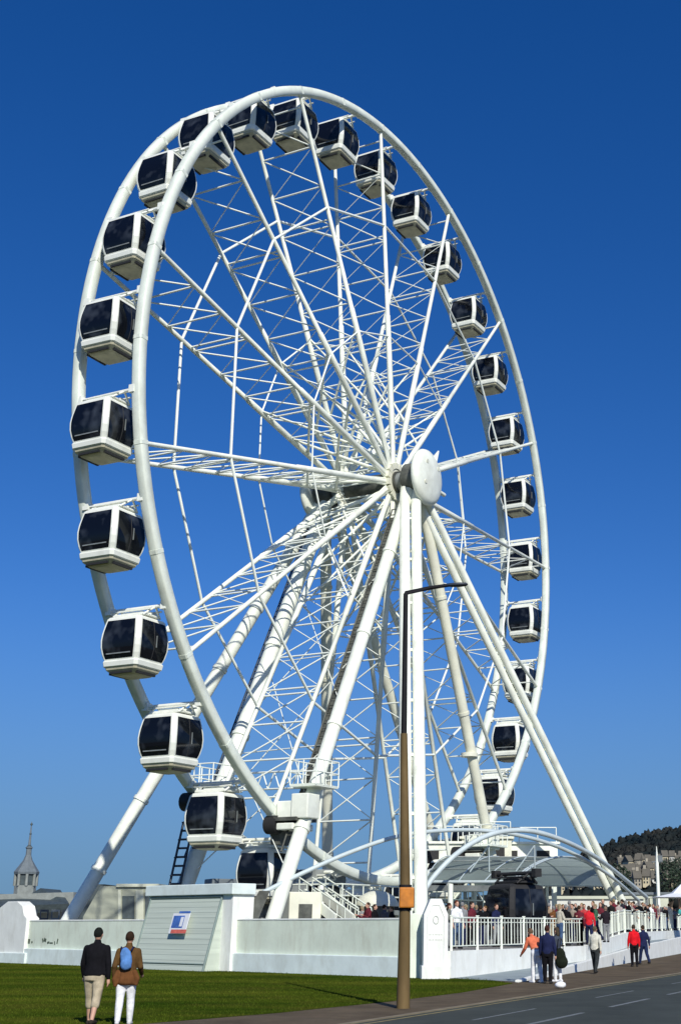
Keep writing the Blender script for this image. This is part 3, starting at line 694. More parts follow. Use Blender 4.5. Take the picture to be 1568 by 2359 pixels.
# cream rounded kiosk
kc = at(868, 2075, 62); ks = empty('kiosk', (kc.x, kc.y, DZ)); tag(ks, 'cream kiosk with a low domed roof left of the lamp post', 'kiosk')
h0 = kc.z - DZ
g = MB(); g.loft([[Vector((r * math.cos(j * .5236), r * math.sin(j * .5236), z)) for j in range(12)] for r, z in ((.8, 0), (.8, h0 - .25))], smooth=False); g.build('wall', M['greasy'], ks)
g = MB(); g.loft([[Vector((r * math.cos(j * .5236), r * math.sin(j * .5236), z)) for j in range(12)] for r, z in ((1.0, h0 - .25), (1.0, h0 - .1), (.8, h0 + .2), (.4, h0 + .4), (.05, h0 + .45))]); g.build('roof', M['cream'], ks)
# black sample gondola used as ticket booth among the queue
c = at(1188, 2092, 58.5); bb = make_gondola(True, 'ticket_booth'); bb.location = (c.x, c.y, DZ + 3.02); bb.rotation_euler = (0, 0, -.95)
tag(bb, 'black ground-standing gondola used as booth behind the railing', 'booth')

# ------------------------------------------------------------------ canopy over the queue
cn = empty('arched_canopy', at(1200, 2120, 62)); cn.location.z = DZ; tag(cn, 'barrel vaulted grey mesh canopy under crossing pale steel arches', 'canopy')
def CN(mb, name, m, parent=None):
    o = mb.build(name, m, parent or cn); o.location = -cn.location if parent is None else (0, 0, 0); return o
def smooth_path(P, n=6):
    out = []
    for i in range(len(P) - 1):
        p0, p1, p2, p3 = P[max(0, i - 1)], P[i], P[i + 1], P[min(len(P) - 1, i + 2)]
        for k in range(n):
            t = k / n; out.append(.5 * ((2 * p1) + (p2 - p0) * t + (2 * p0 - 5 * p1 + 4 * p2 - p3) * t * t + (3 * p1 - p0 - 3 * p2 + p3) * t ** 3))
    return out + [P[-1]]
a1 = [at(x, y, Y) for x, y, Y in ((606, 2056, 57.5), (700, 2010, 58.6), (800, 1966, 59.8), (900, 1931, 61.2), (985, 1916, 62.6), (1080, 1912, 64.5), (1170, 1920, 66), (1260, 1942, 68.6), (1340, 1977, 72.2), (1410, 2022, 77), (1470, 2075, 84))]
a2 = [at(x, y, Y) for x, y, Y in ((970, 2062, 61), (1000, 2018, 61.6), (1050, 1968, 62.4), (1110, 1930, 63.4), (1170, 1914, 64.6), (1230, 1916, 66), (1300, 1938, 68.6), (1370, 1974, 73), (1430, 2019, 79.5), (1488, 2067, 88))]
for a, r in ((a1, .10), (a2, .125)):
    g = MB(); g.tube(smooth_path(a), r, 10); CN(g, 'arch', M['arch'])
    for e in ((a[-1],) if r < .11 else (a[0], a[-1])): g = MB(); g.tube([e, Vector((e.x, e.y, DZ))], .09, 8); CN(g, 'arch_post', M['grey'])
g = MB(); g.add([at(x, y, Y) for Y in (57.1, 57.7) for x, y in ((597, 2052), (622, 2052), (592, 2125), (556, 2125))], [(0, 1, 2, 3), (7, 6, 5, 4), (0, 4, 5, 1), (1, 5, 6, 2), (2, 6, 7, 3), (3, 7, 4, 0)]); CN(g, 'arch_base', M['greasy'])
# vault: near eave, far eave, end arch
def vault(u, v):
    lx = 1182 - 205 * v; 
    near = at(lx, 2034, 62.5 + 2.2 * v); far = at(1424 - 330 * v, 2042, 84 - 6 * v)
    p = near.lerp(far, u); hgt = 1.42 * (1 - abs(2 * u - 1) ** 2.2); return p + Z * hgt
NU, NV = 18, 8
for k in (0,):
    g = MB(); vs = [vault(i / NU, j / NV) for j in range(NV + 1) for i in range(NU + 1)]
    fs = [(j * (NU + 1) + i, j * (NU + 1) + i + 1, (j + 1) * (NU + 1) + i + 1, (j + 1) * (NU + 1) + i) for j in range(NV) for i in range(NU)]
    g.add(vs, fs, 0, True); CN(g, 'roof', M['fabric_roof'])
for v in (0, .03, .33, .62, 1.0):
    g = MB(); g.tube([vault(i / NU, v) + Z * .06 for i in range(NU + 1)], .045 if v < .1 else .03, 6); CN(g, 'rib', M['arch'])
for u in (0, .12, .24, .36, .5, .64, .76, .88, 1):
    g = MB(); g.tube([vault(u, 0) + Z * .05, vault(u, 1) + Z * .05], 0.08 if u in (0, 1) else .022, 6); CN(g, 'purlin' if 0 < u < 1 else 'eave_beam', M['arch'] if u in (0, 1) else M['grey'])
g = MB(); p, q = vault(0, 0) - Z * .12, vault(0, 1) - Z * .12; dv = q - p
g.box(p.lerp(q, .5) - Z * .12, (dv.length, .18, .26), X=Matrix((dv.normalized(), Z.cross(dv).normalized(), Z)).transposed()); CN(g, 'fascia', M['grey'])
for x, y, Y in ((1037, 2060, 63.5),): c = at(x, y, Y); g = MB(); g.tube([Vector((c.x, c.y, DZ)), at(x, 2036, Y)], .13, 8); CN(g, 'column', M['paint'])
for u, v in ((1, 0), (1, .5), (1, 1), (0, 1)):
    c = vault(u, v); g = MB(); g.tube([Vector((c.x, c.y, DZ)), c], .09, 8); CN(g, 'column', M['rim'])
for x in (1100, 1205):   # V hangers from the arch to the ribs
    top = at(x + 25, 1948, 64.5); 
    g = MB()
    for dx in (-18, 26): g.tube([top, at(x + dx, 2008, 65)], .04, 5)
    CN(g, 'hanger_rod', M['arch'])
# white plant rooms behind the vault, under the wheel
for x, y, Y, d, m, lab in ((1035, 1962, 79, (3.2, 2.0, 1.6), 'paint', 'white plant room with dark vents between lamp post and arch'),
                           (1120, 1958, 81, (3.0, 2.0, 2.0), 'cream', 'cream plant room behind the canopy crown'),
                           (1215, 1962, 83, (3.6, 2.0, 1.6), 'paint', 'white plant room with dark louvres right of the canopy crown')):
    c = at(x, y, Y); e = empty('plant_room', (c.x, c.y, DZ)); tag(e, lab, 'plant room'); h = c.z - DZ
    g = MB(); g.box((0, 0, h - .4), (d[0], d[1], d[2])); g.box((0, 0, h + d[2] / 2 - .33), (d[0] + .3, d[1] + .3, .14)); g.build('body', M[m], e)
    g = MB()
    for sx in (-1, 1): 
        for sy in (-1, 1): g.box((sx * (d[0] / 2 - .2), sy * (d[1] / 2 - .2), (h - .4 - d[2] / 2) / 2), (.22, .22, h - .4 - d[2] / 2))
    for sx in (-1, 1): g.tube([(sx * (d[0] / 2 - .2), -d[1] / 2 + .2, .3), (-sx * (d[0] / 2 - .2), -d[1] / 2 + .2, h - .6 - d[2] / 2)], .07, 5)
    g.build('stand', M['rim'], e)
    for sx in (-.3, .25):
        g = MB(); g.box((sx * d[0], -d[1] / 2 - .012, h - .35), (d[0] * .22, .02, d[2] * .45)); g.build('vent', M['rubber'], e)
    g = MB()
    for sx in (-.48, -.16, .16, .48): g.tube([(sx * d[0], -d[1] / 2, h + d[2] / 2 - .3), (sx * d[0], -d[1] / 2, h + d[2] / 2 + .6)], .035, 5)
    g.tube([(-.48 * d[0], -d[1] / 2, h + d[2] / 2 + .6), (.48 * d[0], -d[1] / 2, h + d[2] / 2 + .6)], .035, 5); g.build('roof_rail', M['lattice'], e)

# ------------------------------------------------------------------ lamp post
lb = gr(928, 2323); lp = empty('street_lamp', (lb.x, lb.y, 0)); tag(lp, 'tall lamp post, brown below and black above, with an orange box', 'street lamp')
def LPz(x, y): q = at(x, y, lb.y); return q - Vector((lb.x, lb.y, 0))
top = LPz(934, 1366); md = LPz(930, 1690); bx = LPz(933, 2068)
g = MB(); g.tube([(0, 0, -.02), (0, 0, .35), (bx.x * .6, 0, bx.z), (md.x, 0, md.z)], [.155, .15, .125, .085], 16); g.build('lower_pole', M['pole_low'], lp)
g = MB(); g.tube([(md.x, 0, md.z), (top.x, 0, top.z - .02)], [.072, .058], 12); g.build('upper_pole', M['pole_up'], lp)
e1 = LPz(1046, 1346); 
g = MB(); g.tube([(top.x, 0, top.z - .05), (top.x, 0, top.z), (top.x * .5 + e1.x * .5, 0, top.z * .5 + e1.z * .5 + .02), (e1.x, 0, e1.z)], [.058, .055, .05, .045], 8); g.build('arm', M['pole_up'], lp)
ea, eb = LPz(1040, 1348), LPz(1076, 1346)
g = MB(); d = eb - ea; X = Matrix((d.normalized(), Vector((0, 1, 0)), d.cross(Vector((0, 1, 0))).normalized())).transposed()
secs = [[ea.lerp(eb, t) + X @ Vector((0, .11 * s * math.cos(a), .055 * s * math.sin(a))) for a in [j * math.pi / 5 for j in range(10)]] for t, s in ((-.35, .4), (0, .9), (.5, 1.0), (.9, .8), (1.02, .3))]
g.loft(secs); g.build('lamp_head', M['dark'], lp)
g = MB(); g.box((bx.x * .6 + .045, -.06, bx.z), (.34, .34, .46)); o = g.build('orange_box', M['orange'], lp); bevel(o, .03)
for zz in (-.26, .26): g = MB(); g.tube([(bx.x * .6, 0, bx.z + zz - .03), (bx.x * .6, 0, bx.z + zz + .03)], .15, 12); g.build('strap', M['pole_up'], lp)

# ------------------------------------------------------------------ buildings left
hc = at(262, 2110, 92); hu = empty('service_hut', (hc.x, hc.y, DZ)); tag(hu, 'low beige hut with sloping side and dark windows behind the wall', 'hut')
def HP(x, y, Y=92): return at(x, y, Y) - Vector((hc.x, hc.y, DZ))
def poly_ext(mb, pts, dy, mi=0):
    n = len(pts); f = [Vector(p) for p in pts]; b = [p + Vector((0, dy, 0)) for p in f]
    mb.add(f + b, [tuple(range(n)), tuple(range(2 * n - 1, n - 1, -1))] + [(i, n + i, n + (i + 1) % n, (i + 1) % n) for i in range(n)], mi)
g = MB(); poly_ext(g, [HP(186, 2180), HP(192, 2112), HP(232, 2041), HP(364, 2041), HP(364, 2180)], 6); g.build('wall', M['hut'], hu)
g = MB(); poly_ext(g, [HP(140, 2180, 93), HP(190, 2037, 93), HP(240, 2037, 93), HP(200, 2110, 93), HP(190, 2180, 93)], 5); g.build('side_roof', M['slate'], hu)
g = MB(); poly_ext(g, [HP(268, 2043, 91.8), HP(268, 2036, 91.8), HP(366, 2036, 91.8), HP(366, 2043, 91.8)], 6.4); g.build('roof_edge', M['hut_l'], hu)
for x0, x1, y0, y1 in ((282, 310, 2064, 2116), (334, 360, 2056, 2122)):
    g = MB(); poly_ext(g, [HP(x0, y1, 91.95), HP(x0, y0, 91.95), HP(x1, y0, 91.95), HP(x1, y1, 91.95)], .04); g.build('window', M['slate'], hu)
for x0, x1 in ((272, 279), (313, 331)):
    g = MB(); poly_ext(g, [HP(x0, 2180, 91.9), HP(x0, 2050, 91.9), HP(x1, 2050, 91.9), HP(x1, 2180, 91.9)], .09); g.build('pilaster', M['hut_l'], hu)
# ------------------------------------------------------------------ turret and dark roofed hall
tc = at(50, 2130, 190); tu = empty('turret_building', (tc.x, tc.y, 0)); tag(tu, 'distant stone turret with pale conical spire at the left', 'turret')
def TZ(y): return at(50, y, 190).z
def ngon(r, z, n=8, cx=0): return [Vector((cx + r * math.cos(j * 2 * math.pi / n + .39), r * math.sin(j * 2 * math.pi / n + .39), z)) for j in range(n)]
pxm = 190 / 2964 / .985
g = MB(); g.loft([ngon(23 * pxm, 0), ngon(23 * pxm, TZ(2040))], smooth=False); g.build('tower', M['turret'], tu)
g = MB(); g.loft([ngon(21 * pxm, TZ(2040)), ngon(21 * pxm, TZ(2014))], smooth=False); bf = g.build('belfry', M['slate'], tu)
g = MB()
for j in range(8):
    v = ngon(22.5 * pxm, 0)[j]; g.tube([(v.x, v.y, TZ(2041)), (v.x, v.y, TZ(2012))], .22, 6)
g.build('belfry_post', M['turret'], tu)
g = MB(); g.loft([ngon(r * pxm, TZ(y)) for r, y in ((26, 2014), (27, 2009), (18, 1995), (10, 1982), (6, 1970), (5.5, 1956), (8, 1953), (3, 1948), (1.2, 1905), (.6, 1893))], smooth=False); g.build('spire', M['lead'], tu)
g = MB()
for y, r in ((1953, 8), (1921, 3.4), (1899, 3.6)): g.ball((0, 0, TZ(y)), (r * pxm * .8,) * 3, 8, 6)
g.build('finial', M['slate'], tu)
hl = empty('long_hall', (at(60, 2130, 180).x, 180, 0)); tag(hl, 'dark roofed hall below the distant turret', 'hall')
def HL(x, y, Y): return at(x, y, Y) - hl.location
g = MB(); poly_ext(g, [HL(-60, 2160, 181), HL(-60, 2062, 181), HL(170, 2055, 181), HL(170, 2160, 181)], 10); g.build('wall', M['turret'], hl)
g = MB(); a = [HL(-70, 2090, 177), HL(160, 2082, 177), HL(140, 2050, 186), HL(94, 2046, 186), HL(66, 2062, 186), HL(-70, 2056, 186)]
g.add(a + [p + Vector((0, .5, -1.0)) for p in a], [(0, 1, 2, 3, 4, 5), (11, 10, 9, 8, 7, 6)] + [(i, 6 + i, 6 + (i + 1) % 6, (i + 1) % 6) for i in range(6)]); g.build('roof', M['slate'], hl)
fb = [Vector((at(x, 2120, 82).x, 82)) for x in (66, 165)]
for i in range(4):
    p = Vector((at(76 + i * 26, 2110, 80).x, 80)); e = empty('blue_barrier', V2(p, DZ)); tag(e, 'small blue-grey barrier at the foot of the far leg, %s from the left' % words[i + 1], 'barrier', 'blue barriers behind the wall')
    g = MB(); zt = EYE + (2132 - 2096) / 3257 * 80 - DZ
    for sx in (-.22, .22): g.box((sx, 0, zt / 2), (.06, .06, zt))
    for q in (.98, .7, .45): g.box((0, 0, zt * q), (.5, .05, .12))
    g.build('frame', M['dark'] if i % 2 else M['lead'], e)

# ------------------------------------------------------------------ hill, houses, trees, mast, marquee at the right
g = MB(); NX, NY = 60, 14; rh = random.Random(5); vs = []
def hill_z(x, Yy, v):
    ridge = {0: 1}
    px_ = PPX + FPX * (x / 900) / CP * 1.0
    pts = ((600, 2112), (1000, 2085), (1250, 2030), (1340, 1972), (1385, 1953), (1450, 1934), (1510, 1922), (1568, 1912), (1700, 1890), (2100, 1900), (2600, 1980))
    yy = pts[0][1]
    for (x0, y0), (x1, y1) in zip(pts, pts[1:]):
        if x0 <= px_ < x1: yy = y0 + (y1 - y0) * (px_ - x0) / (x1 - x0)
    if px_ >= pts[-1][0]: yy = 1980
    return at(px_, yy, 900).z
for j in range(NY + 1):
    v = j / NY; Yy = 420 + 480 * v if v <= .8 else 420 + 480 * v
    for i in range(NX + 1):
        x = -180 + 700 * i / NX; zz = hill_z(x, Yy, v) * (v ** 1.6) + rh.uniform(-1, 1) * 1.5 * v - .5
        vs.append((x * (Yy / 900), Yy, zz))
g.add(vs, [(j * (NX + 1) + i, j * (NX + 1) + i + 1, (j + 1) * (NX + 1) + i + 1, (j + 1) * (NX + 1) + i) for j in range(NY) for i in range(NX)], 0, True)
tag(g.build('hill', M['hillwood']), kind='structure')
g = MB()
for k in range(5200):
    v = rh.uniform(.35, 1.0) ** .7; Yy = 420 + 480 * v; x = rh.uniform(40, 330); zz = hill_z(x, Yy, v) * v ** 1.6
    if zz < 3: continue
    r = rh.uniform(1.2, 2.8); g.ball((x * Yy / 900, Yy, zz + r * .25), (r, r, r * rh.uniform(.7, 1.25)), 6, 4, seed=k, jit=.9)
for k in range(260):
    px_ = rh.uniform(1290, 1600); row = rh.choice(((2046, 380), (2050, 350), (2066, 310), (2030, 440)))
    c = at(px_, row[0] + rh.uniform(-3, 7), row[1] + rh.uniform(-8, 4)); r_ = rh.uniform(.7, 2.0); g.ball((c.x, c.y, max(c.z, .3)), (r_, r_, r_), 6, 4, seed=k, jit=.9)
wo = g.build('woodland', M['hillwood']); tag(wo, 'dark leafless woodland covering the hill at the right', 'woodland', kind='stuff')
def house(x, y, Y, wpx, hpx, m, lab):
    c = at(x, y, Y); k = Y / 2964 / .97; wv, hv = wpx * k, hpx * k
    zb = max(0, c.z - 4); e = empty('terraced_house', (c.x, c.y, zb), rr.uniform(-.35, .35)); tag(e, lab, 'house', 'houses below the wooded hill')
    b = c.z - zb
    g = MB(); g.box((0, 2.5, (b + hv) / 2), (wv, 5, b + hv)); g.build('wall', M[m], e)
    g = MB(); z0 = b + hv
    g.add([(-wv / 2 - .2, -.4, z0), (wv / 2 + .2, -.4, z0), (wv / 2 + .2, 5.4, z0), (-wv / 2 - .2, 5.4, z0), (-wv / 2 - .2, 2.5, z0 + 2.2), (wv / 2 + .2, 2.5, z0 + 2.2)], [(0, 1, 5, 4), (2, 3, 4, 5), (0, 4, 3), (1, 2, 5), (3, 2, 1, 0)])
    rf = g.build('roof', M['roof'], e)
    if int(x) % 2 == 0: g = MB(); g.box((wv * rr.uniform(-.4, .4), 2.5, z0 + 2.2), (.7, .7, 1.3)); g.build('chimney', M['house2'], rf)
    for sx in (-.25, .22):
        for sz in (.72, .28):
            g = MB(); g.box((sx * wv, -.02, b + hv * sz), (wv * .2, .1, hv * .24)); g.build('window', M['win'], e)
hi = 0; rr = random.Random(11)
ordw = ['first', 'second', 'third', 'fourth', 'fifth', 'sixth', 'seventh', 'eighth', 'ninth', 'tenth', 'eleventh', 'twelfth', 'thirteenth', 'fourteenth']
for row, (x0, x1, y0, y1, Y, st, nm) in enumerate(((1430, 1575, 2005, 1994, 470, 11, 'upper'), (1425, 1575, 2026, 2019, 400, 13, 'middle'), (1300, 1430, 2056, 2052, 330, 16, 'lower'), (1436, 1575, 2044, 2040, 340, 15, 'lowest'))):
    x = x0; i = 0
    while x < x1:
        t = (x - x0) / (x1 - x0); wv = st * rr.uniform(.85, 1.1)
        house(x, y0 + (y1 - y0) * t + rr.uniform(-5, 4), Y + rr.uniform(-14, 14), wv, rr.uniform(14, 18) if row != 2 else 13, ('house1', 'house2', 'house1', 'house3')[(i * 3 + row) % 4], 'small distant house, %s from the left in the %s row below the hill' % (ordw[i], nm))
        x += wv + rr.uniform(.4, 3.5); i += 1
def tree(x, y, Y, r, h, lab, m='leaf', seed=1):
    c = at(x, y, Y); e = empty('tree', (c.x, c.y, 0 if Y > 120 else DZ)); tag(e, lab, 'tree'); zc = c.z - e.location.z; rg = random.Random(seed)
    g = MB(); g.tube([(0, 0, 0), (.1, 0, zc * .5), (0, .1, zc)], [r * .12, r * .09, r * .04], 7)
    for k in range(6): a = k * 1.05; g.tube([(0, 0, zc * .45), (r * .6 * math.cos(a), r * .6 * math.sin(a), zc + h * rg.uniform(-.2, .2))], [r * .05, r * .02], 5)
    g.build('trunk', M['bark'], e)
    g = MB(); vs = []; fs = []
    for k in range(1500):
        u = Vector((rg.gauss(0, 1), rg.gauss(0, 1), rg.gauss(0, 1))).normalized() * rg.uniform(.45, 1) ** .5
        if math.sin(u.x * 6 + seed) * math.sin(u.z * 7) * math.sin(u.y * 5) > .35: continue
        p = Vector((u.x * r, u.y * r, zc + u.z * h)); s = r * rg.uniform(.06, .12)
        a, b = Vector((rg.gauss(0, 1), rg.gauss(0, 1), rg.gauss(0, 1))).normalized() * s, Vector((rg.gauss(0, 1), rg.gauss(0, 1), rg.gauss(0, 1))).normalized() * s
        i = len(vs); vs += [p - a, p + b, p + a, p - b]; fs.append((i, i + 1, i + 2, i + 3))
    g.add(vs, fs); g.build('crown', M[m], e)
tree(1422, 2036, 150, 1.7, 2.2, 'dark evergreen tree just right of the twin support leg', seed=2)
tree(1540, 2026, 170, 1.9, 2.6, 'green bushy tree right of the white mast', seed=5)
tree(1560, 2012, 200, 1.3, 2.3, 'narrow dark tree at the right edge below the houses', seed=8)
# white mast
mc = at(1516, 2080, 110); mt = empty('mast', (mc.x, mc.y, 0)); tag(mt, 'slim white mast with a short crossarm before the houses', 'mast')
mz = lambda y: at(1515, y, 110).z
g = MB(); g.tube([(0, 0, 0), (0, 0, mz(1990)), (0, 0, mz(1950))], [.16, .14, .03], 8); g.build('pole', M['paint'], mt)
g = MB(); g.tube([(-.45, 0, mz(1986)), (.35, 0, mz(1986))], .06, 6); g.box((.25, 0, mz(1978)), (.4, .2, .5)); g.build('crossarm', M['lead'], mt)
# marquee
mq = at(1574, 2075, 100); me_ = empty('marquee', (mq.x, mq.y, DZ)); tag(me_, 'white peaked marquee roof at the right edge above the crowd', 'marquee')
zz = lambda y: at(1574, y, 100).z - DZ
g = MB(); a_ = 2.4; b0, b1 = zz(2068), zz(2040)
g.add([(-a_, -a_, b0), (a_, -a_, b0), (a_, a_, b0), (-a_, a_, b0), (-.9, -.9, b0 + (b1 - b0) * .35), (.9, -.9, b0 + (b1 - b0) * .35), (.9, .9, b0 + (b1 - b0) * .35), (-.9, .9, b0 + (b1 - b0) * .35), (0, 0, b1 + .25)],
      [(0, 1, 5, 4), (1, 2, 6, 5), (2, 3, 7, 6), (3, 0, 4, 7), (4, 5, 8), (5, 6, 8), (6, 7, 8), (7, 4, 8), (3, 2, 1, 0)])
g.build('roof', M['tent'], me_)
for sx in (-1, 1):
    for sy in (-1, 1): g = MB(); g.tube([(sx * 2.3, sy * 2.3, 0), (sx * 2.3, sy * 2.3, b0)], .05, 6); g.build('leg', M['lead'], me_)
# pale low pavilion behind the crowd
pv = at(1370, 2072, 105); pe = empty('pavilion', (pv.x, pv.y, DZ)); tag(pe, 'long low pale pavilion behind the queue under the canopy', 'pavilion')
zt = pv.z - DZ
g = MB(); g.box((0, 0, zt / 2), (7.2, 2.5, zt)); g.build('wall', M['house3'], pe)
g = MB(); g.box((0, 0, zt + .12), (7.6, 2.9, .22)); g.build('roof', M['hut_l'], pe)
for k in range(6): g = MB(); g.box((-2.9 + k * 1.16, -1.26, zt * .45), (.7, .04, zt * .5)); g.build('window', M['win'], pe)
pv = at(1475, 2062, 112); pe = empty('pavilion', (pv.x, pv.y, DZ)); tag(pe, 'pale low shelter behind the crowd right of the twin leg', 'pavilion')
zt = pv.z - DZ
g = MB(); g.box((0, 0, zt / 2), (4.2, 2.5, zt)); g.build('wall', M['hut_l'], pe)
g = MB(); g.box((0, 0, zt + .1), (4.6, 2.9, .2)); g.build('roof', M['lead'], pe)
for k in range(3): g = MB(); g.box((-1.3 + k * 1.3, -1.26, zt * .5), (.7, .04, zt * .4)); g.build('window', M['win'], pe)

# ------------------------------------------------------------------ people
def remesh(mb, name, vox, sm=2):
    me = bpy.data.meshes.new(name); me.from_pydata(mb.v, [], mb.f); o = bpy.data.objects.new(name, me); col.objects.link(o)
    r = o.modifiers.new('r', 'REMESH'); r.mode = 'VOXEL'; r.voxel_size = vox; r.use_smooth_shade = True
    s = o.modifiers.new('s', 'SMOOTH'); s.iterations = sm; s.factor = .5
    dg = bpy.context.evaluated_depsgraph_get(); ev = o.evaluated_get(dg); out = bpy.data.meshes.new_from_object(ev)
    bpy.data.objects.remove(o); out.name = name
    out.polygons.foreach_set('use_smooth', [True] * len(out.polygons)); return out
def capsule(mb, pts, rs, n=10, ry=None):
    pts = [Vector(p) for p in pts]; mb.tube(pts, list(rs), n, ry=list(ry) if ry else None)
    for i in (0, -1): mb.ball(pts[i], rs[i] * .999, n, 6)
    for p, r in zip(pts[1:-1], rs[1:-1]):
        if not ry: mb.ball(p, r * .99, n, 6)
def make_person(name, stride=.0, arms=((.08, .1), (.08, .1)), lean=0, fat=1.0, coat=.82, sleeve=1.0, trouser=.10, hair='short', reach=None, skirt=False, vox=.016):
    """ metre-high figure facing -Y, feet at z 0, 1.74 m tall """
    root = empty(name)
    hipz, kz, az = .90, .50, .09
    def L(p): # lean about the hips
        p = Vector(p); d = p - Vector((0, 0, .92))
        return Vector((0, 0, .92)) + Matrix.Rotation(lean, 3, 'X') @ d
    legs = {}
    for s in (-1, 1):
        st = stride * s; hip = Vector((.09 * s, 0, hipz)); knee = Vector((.095 * s, -.40 * math.sin(st) - .02, hipz - .41 * math.cos(st)))
        b = st - max(0, -st) * .8 - .05; ank = knee + Vector((0, -.41 * math.sin(b), -.41 * math.cos(b)))
        legs[s] = (hip, knee, ank)
    dz = .08 - min(legs[s][2].z for s in legs)
    A = {}
    for s, (sw, el) in zip((-1, 1), arms):
        sh = Vector((.166 * fat ** .75 * s, 0, 1.372)); out = .12
        e = sh + Vector((out * s * .55, -math.sin(sw) * .28, -math.cos(sw) * .28)); a2 = sw + el
        wv = e + Vector((.01 * s, -math.sin(a2) * .25, -math.cos(a2) * .25)); hv = (wv - e).normalized()
        A[s] = (sh, e, wv, hv)
    def T(v): return Vector((v[0], v[1], v[2] + dz))
    def torso(mb, k, lo, hi):
        prof = [(.84, .150, .105), (.92, .165, .118), (1.02, .15, .108), (1.10, .142, .104), (1.22, .16, .112), (1.34, .180, .112), (1.395, .168, .098), (1.43, .135, .085), (1.465, .085, .07)]
        prof = [p for p in prof if lo <= p[0] <= hi]
        secs = [[T(L((k * fat * rx * math.cos(j * math.pi / 8), k * fat * ry * math.sin(j * math.pi / 8), z))) for j in range(16)] for z, rx, ry in prof]
        mb.loft(secs)
    def legm(mb, s, k, zlo):
        h, kn, an = (T(p) for p in legs[s]); P, Rr = [h, h.lerp(kn, .5), kn, kn.lerp(an, .35), an], [.088, .074, .056, .055, .038]
        if zlo > .3: P, Rr = P[:3], Rr[:3]
        elif zlo > .2: P, Rr = P[:4] , Rr[:4]
        capsule(mb, P, [r * k * fat ** .5 + (.012 if k > 1 else 0) for r in Rr])
    def arm(mb, s, k, fr=1.0):
        sh, e, wv, hv = A[s]; P = [T(L(sh)), T(L(e)), T(L(e.lerp(wv, .5))), T(L(wv))]; Rr = [.054, .043, .038, .028]
        if fr < .7: P, Rr = P[:2], Rr[:2]
        capsule(mb, P, [r * k + (.008 if k > 1 else 0) for r in Rr])
    g = MB(); torso(g, .93, 0, 2)
    for s in (-1, 1):
        legm(g, s, .95, 0); arm(g, s, 1.0)
        an = T(legs[s][2]); capsule(g, [an + Vector((0, .04, -.045)), an + Vector((.01 * s, -.08, -.055)), an + Vector((.015 * s, -.15, -.06))], [.036, .038, .028])
        sh, e, wv, hv = A[s]; w0 = T(L(wv)); hd = (T(L(wv + hv)) - w0).normalized(); fw = Vector((0, -1, 0)); sx = Vector((s, 0, 0))
        capsule(g, [w0, w0 + hd * .05, w0 + hd * .085], [.026, .034, .034])
        for q, (o, ln) in enumerate(((-.030, .07), (-.010, .085), (.011, .08), (.030, .06))):
            b0 = w0 + hd * .08 + fw * o; capsule(g, [b0, b0 + hd * ln * .5, b0 + hd * ln - sx * .02], [.0105, .010, .009], 6)
        capsule(g, [w0 + hd * .03 + fw * .028, w0 + hd * .065 + fw * .055, w0 + hd * .095 + fw * .058], [.012, .011, .010], 6)
    hc = L((0, -.012, 1.63)); hc = T(hc)
    capsule(g, [T(L((0, 0, 1.42))), T(L((0, -.005, 1.53)))], [.062, .056])
    g.ball(hc, (.078, .098, .112), 14, 10); g.ball(hc + Vector((0, -.035, -.06)), (.055, .062, .06), 10, 8)
    capsule(g, [hc + Vector((0, -.092, .0)), hc + Vector((0, -.112, -.03))], [.010, .015], 6)
    for s in (-1, 1): g.ball(hc + Vector((.08 * s, .01, -.01)), (.012, .02, .032), 6, 6)
    ob = bpy.data.objects.new('body', remesh(g, 'body', min(vox, .0125), 1)); col.objects.link(ob); ob.parent = root; ob.data.materials.append(M['skin'])
    for s in (-1, 1):
        g = MB(); g.ball(hc + Vector((.032 * s, -.089, .012)), (.011, .008, .008), 6, 5); g.build('eye', M['rubber'], root)
    g = MB(); g.box(hc + Vector((0, -.097, -.062)), (.042, .006, .008)); g.build('mouth', M['sign_r'], root)
    # clothing
    g = MB(); torso(g, 1.10, coat, 1.5)
    for s in (-1, 1): arm(g, s, 1.16, sleeve)
    capsule(g, [T(L((0, .0, 1.44))), T(L((0, .0, 1.50)))], [.078, .066])
    ob = bpy.data.objects.new('top', remesh(g, 'top', vox)); col.objects.link(ob); ob.parent = root; ob.data.materials.append(cloth((.2, .2, .2)))
    g = MB()
    prof = [(.80, .155, .115), (.86, .165, .12), (.93, .170, .122), (1.0, .155, .112)]
    g.loft([[T((1.03 * fat * rx * math.cos(j * math.pi / 8), 1.03 * fat * ry * math.sin(j * math.pi / 8), z)) for j in range(16)] for z, rx, ry in prof])
    for s in (-1, 1): legm(g, s, 1.14, trouser)
    ob = bpy.data.objects.new('trousers', remesh(g, 'trousers', vox)); col.objects.link(ob); ob.parent = root; ob.data.materials.append(cloth((.2, .2, .2)))
    g = MB()
    g.ball(hc + Vector((0, .016, .022)), (.088, .102, .108), 12, 8)
    if hair == 'long': g.ball(hc + Vector((0, .06, -.07)), (.085, .055, .14), 10, 8)
    me = remesh(g, 'hair', .014); 
    # trim the face opening
    import bmesh
    bm = bmesh.new(); bm.from_mesh(me); dl = [v for v in bm.verts if v.co.y < hc.y - .055 and v.co.z < hc.z + .055]
    dl += [v for v in bm.verts if v.co.z < hc.z - (.075 if hair != 'long' else .3)]
    bmesh.ops.delete(bm, geom=list(set(dl)), context='VERTS'); bm.to_mesh(me); bm.free()
    ob = bpy.data.objects.new('hair', me); col.objects.link(ob); ob.parent = root; ob.data.materials.append(cloth((.03, .02, .015)))
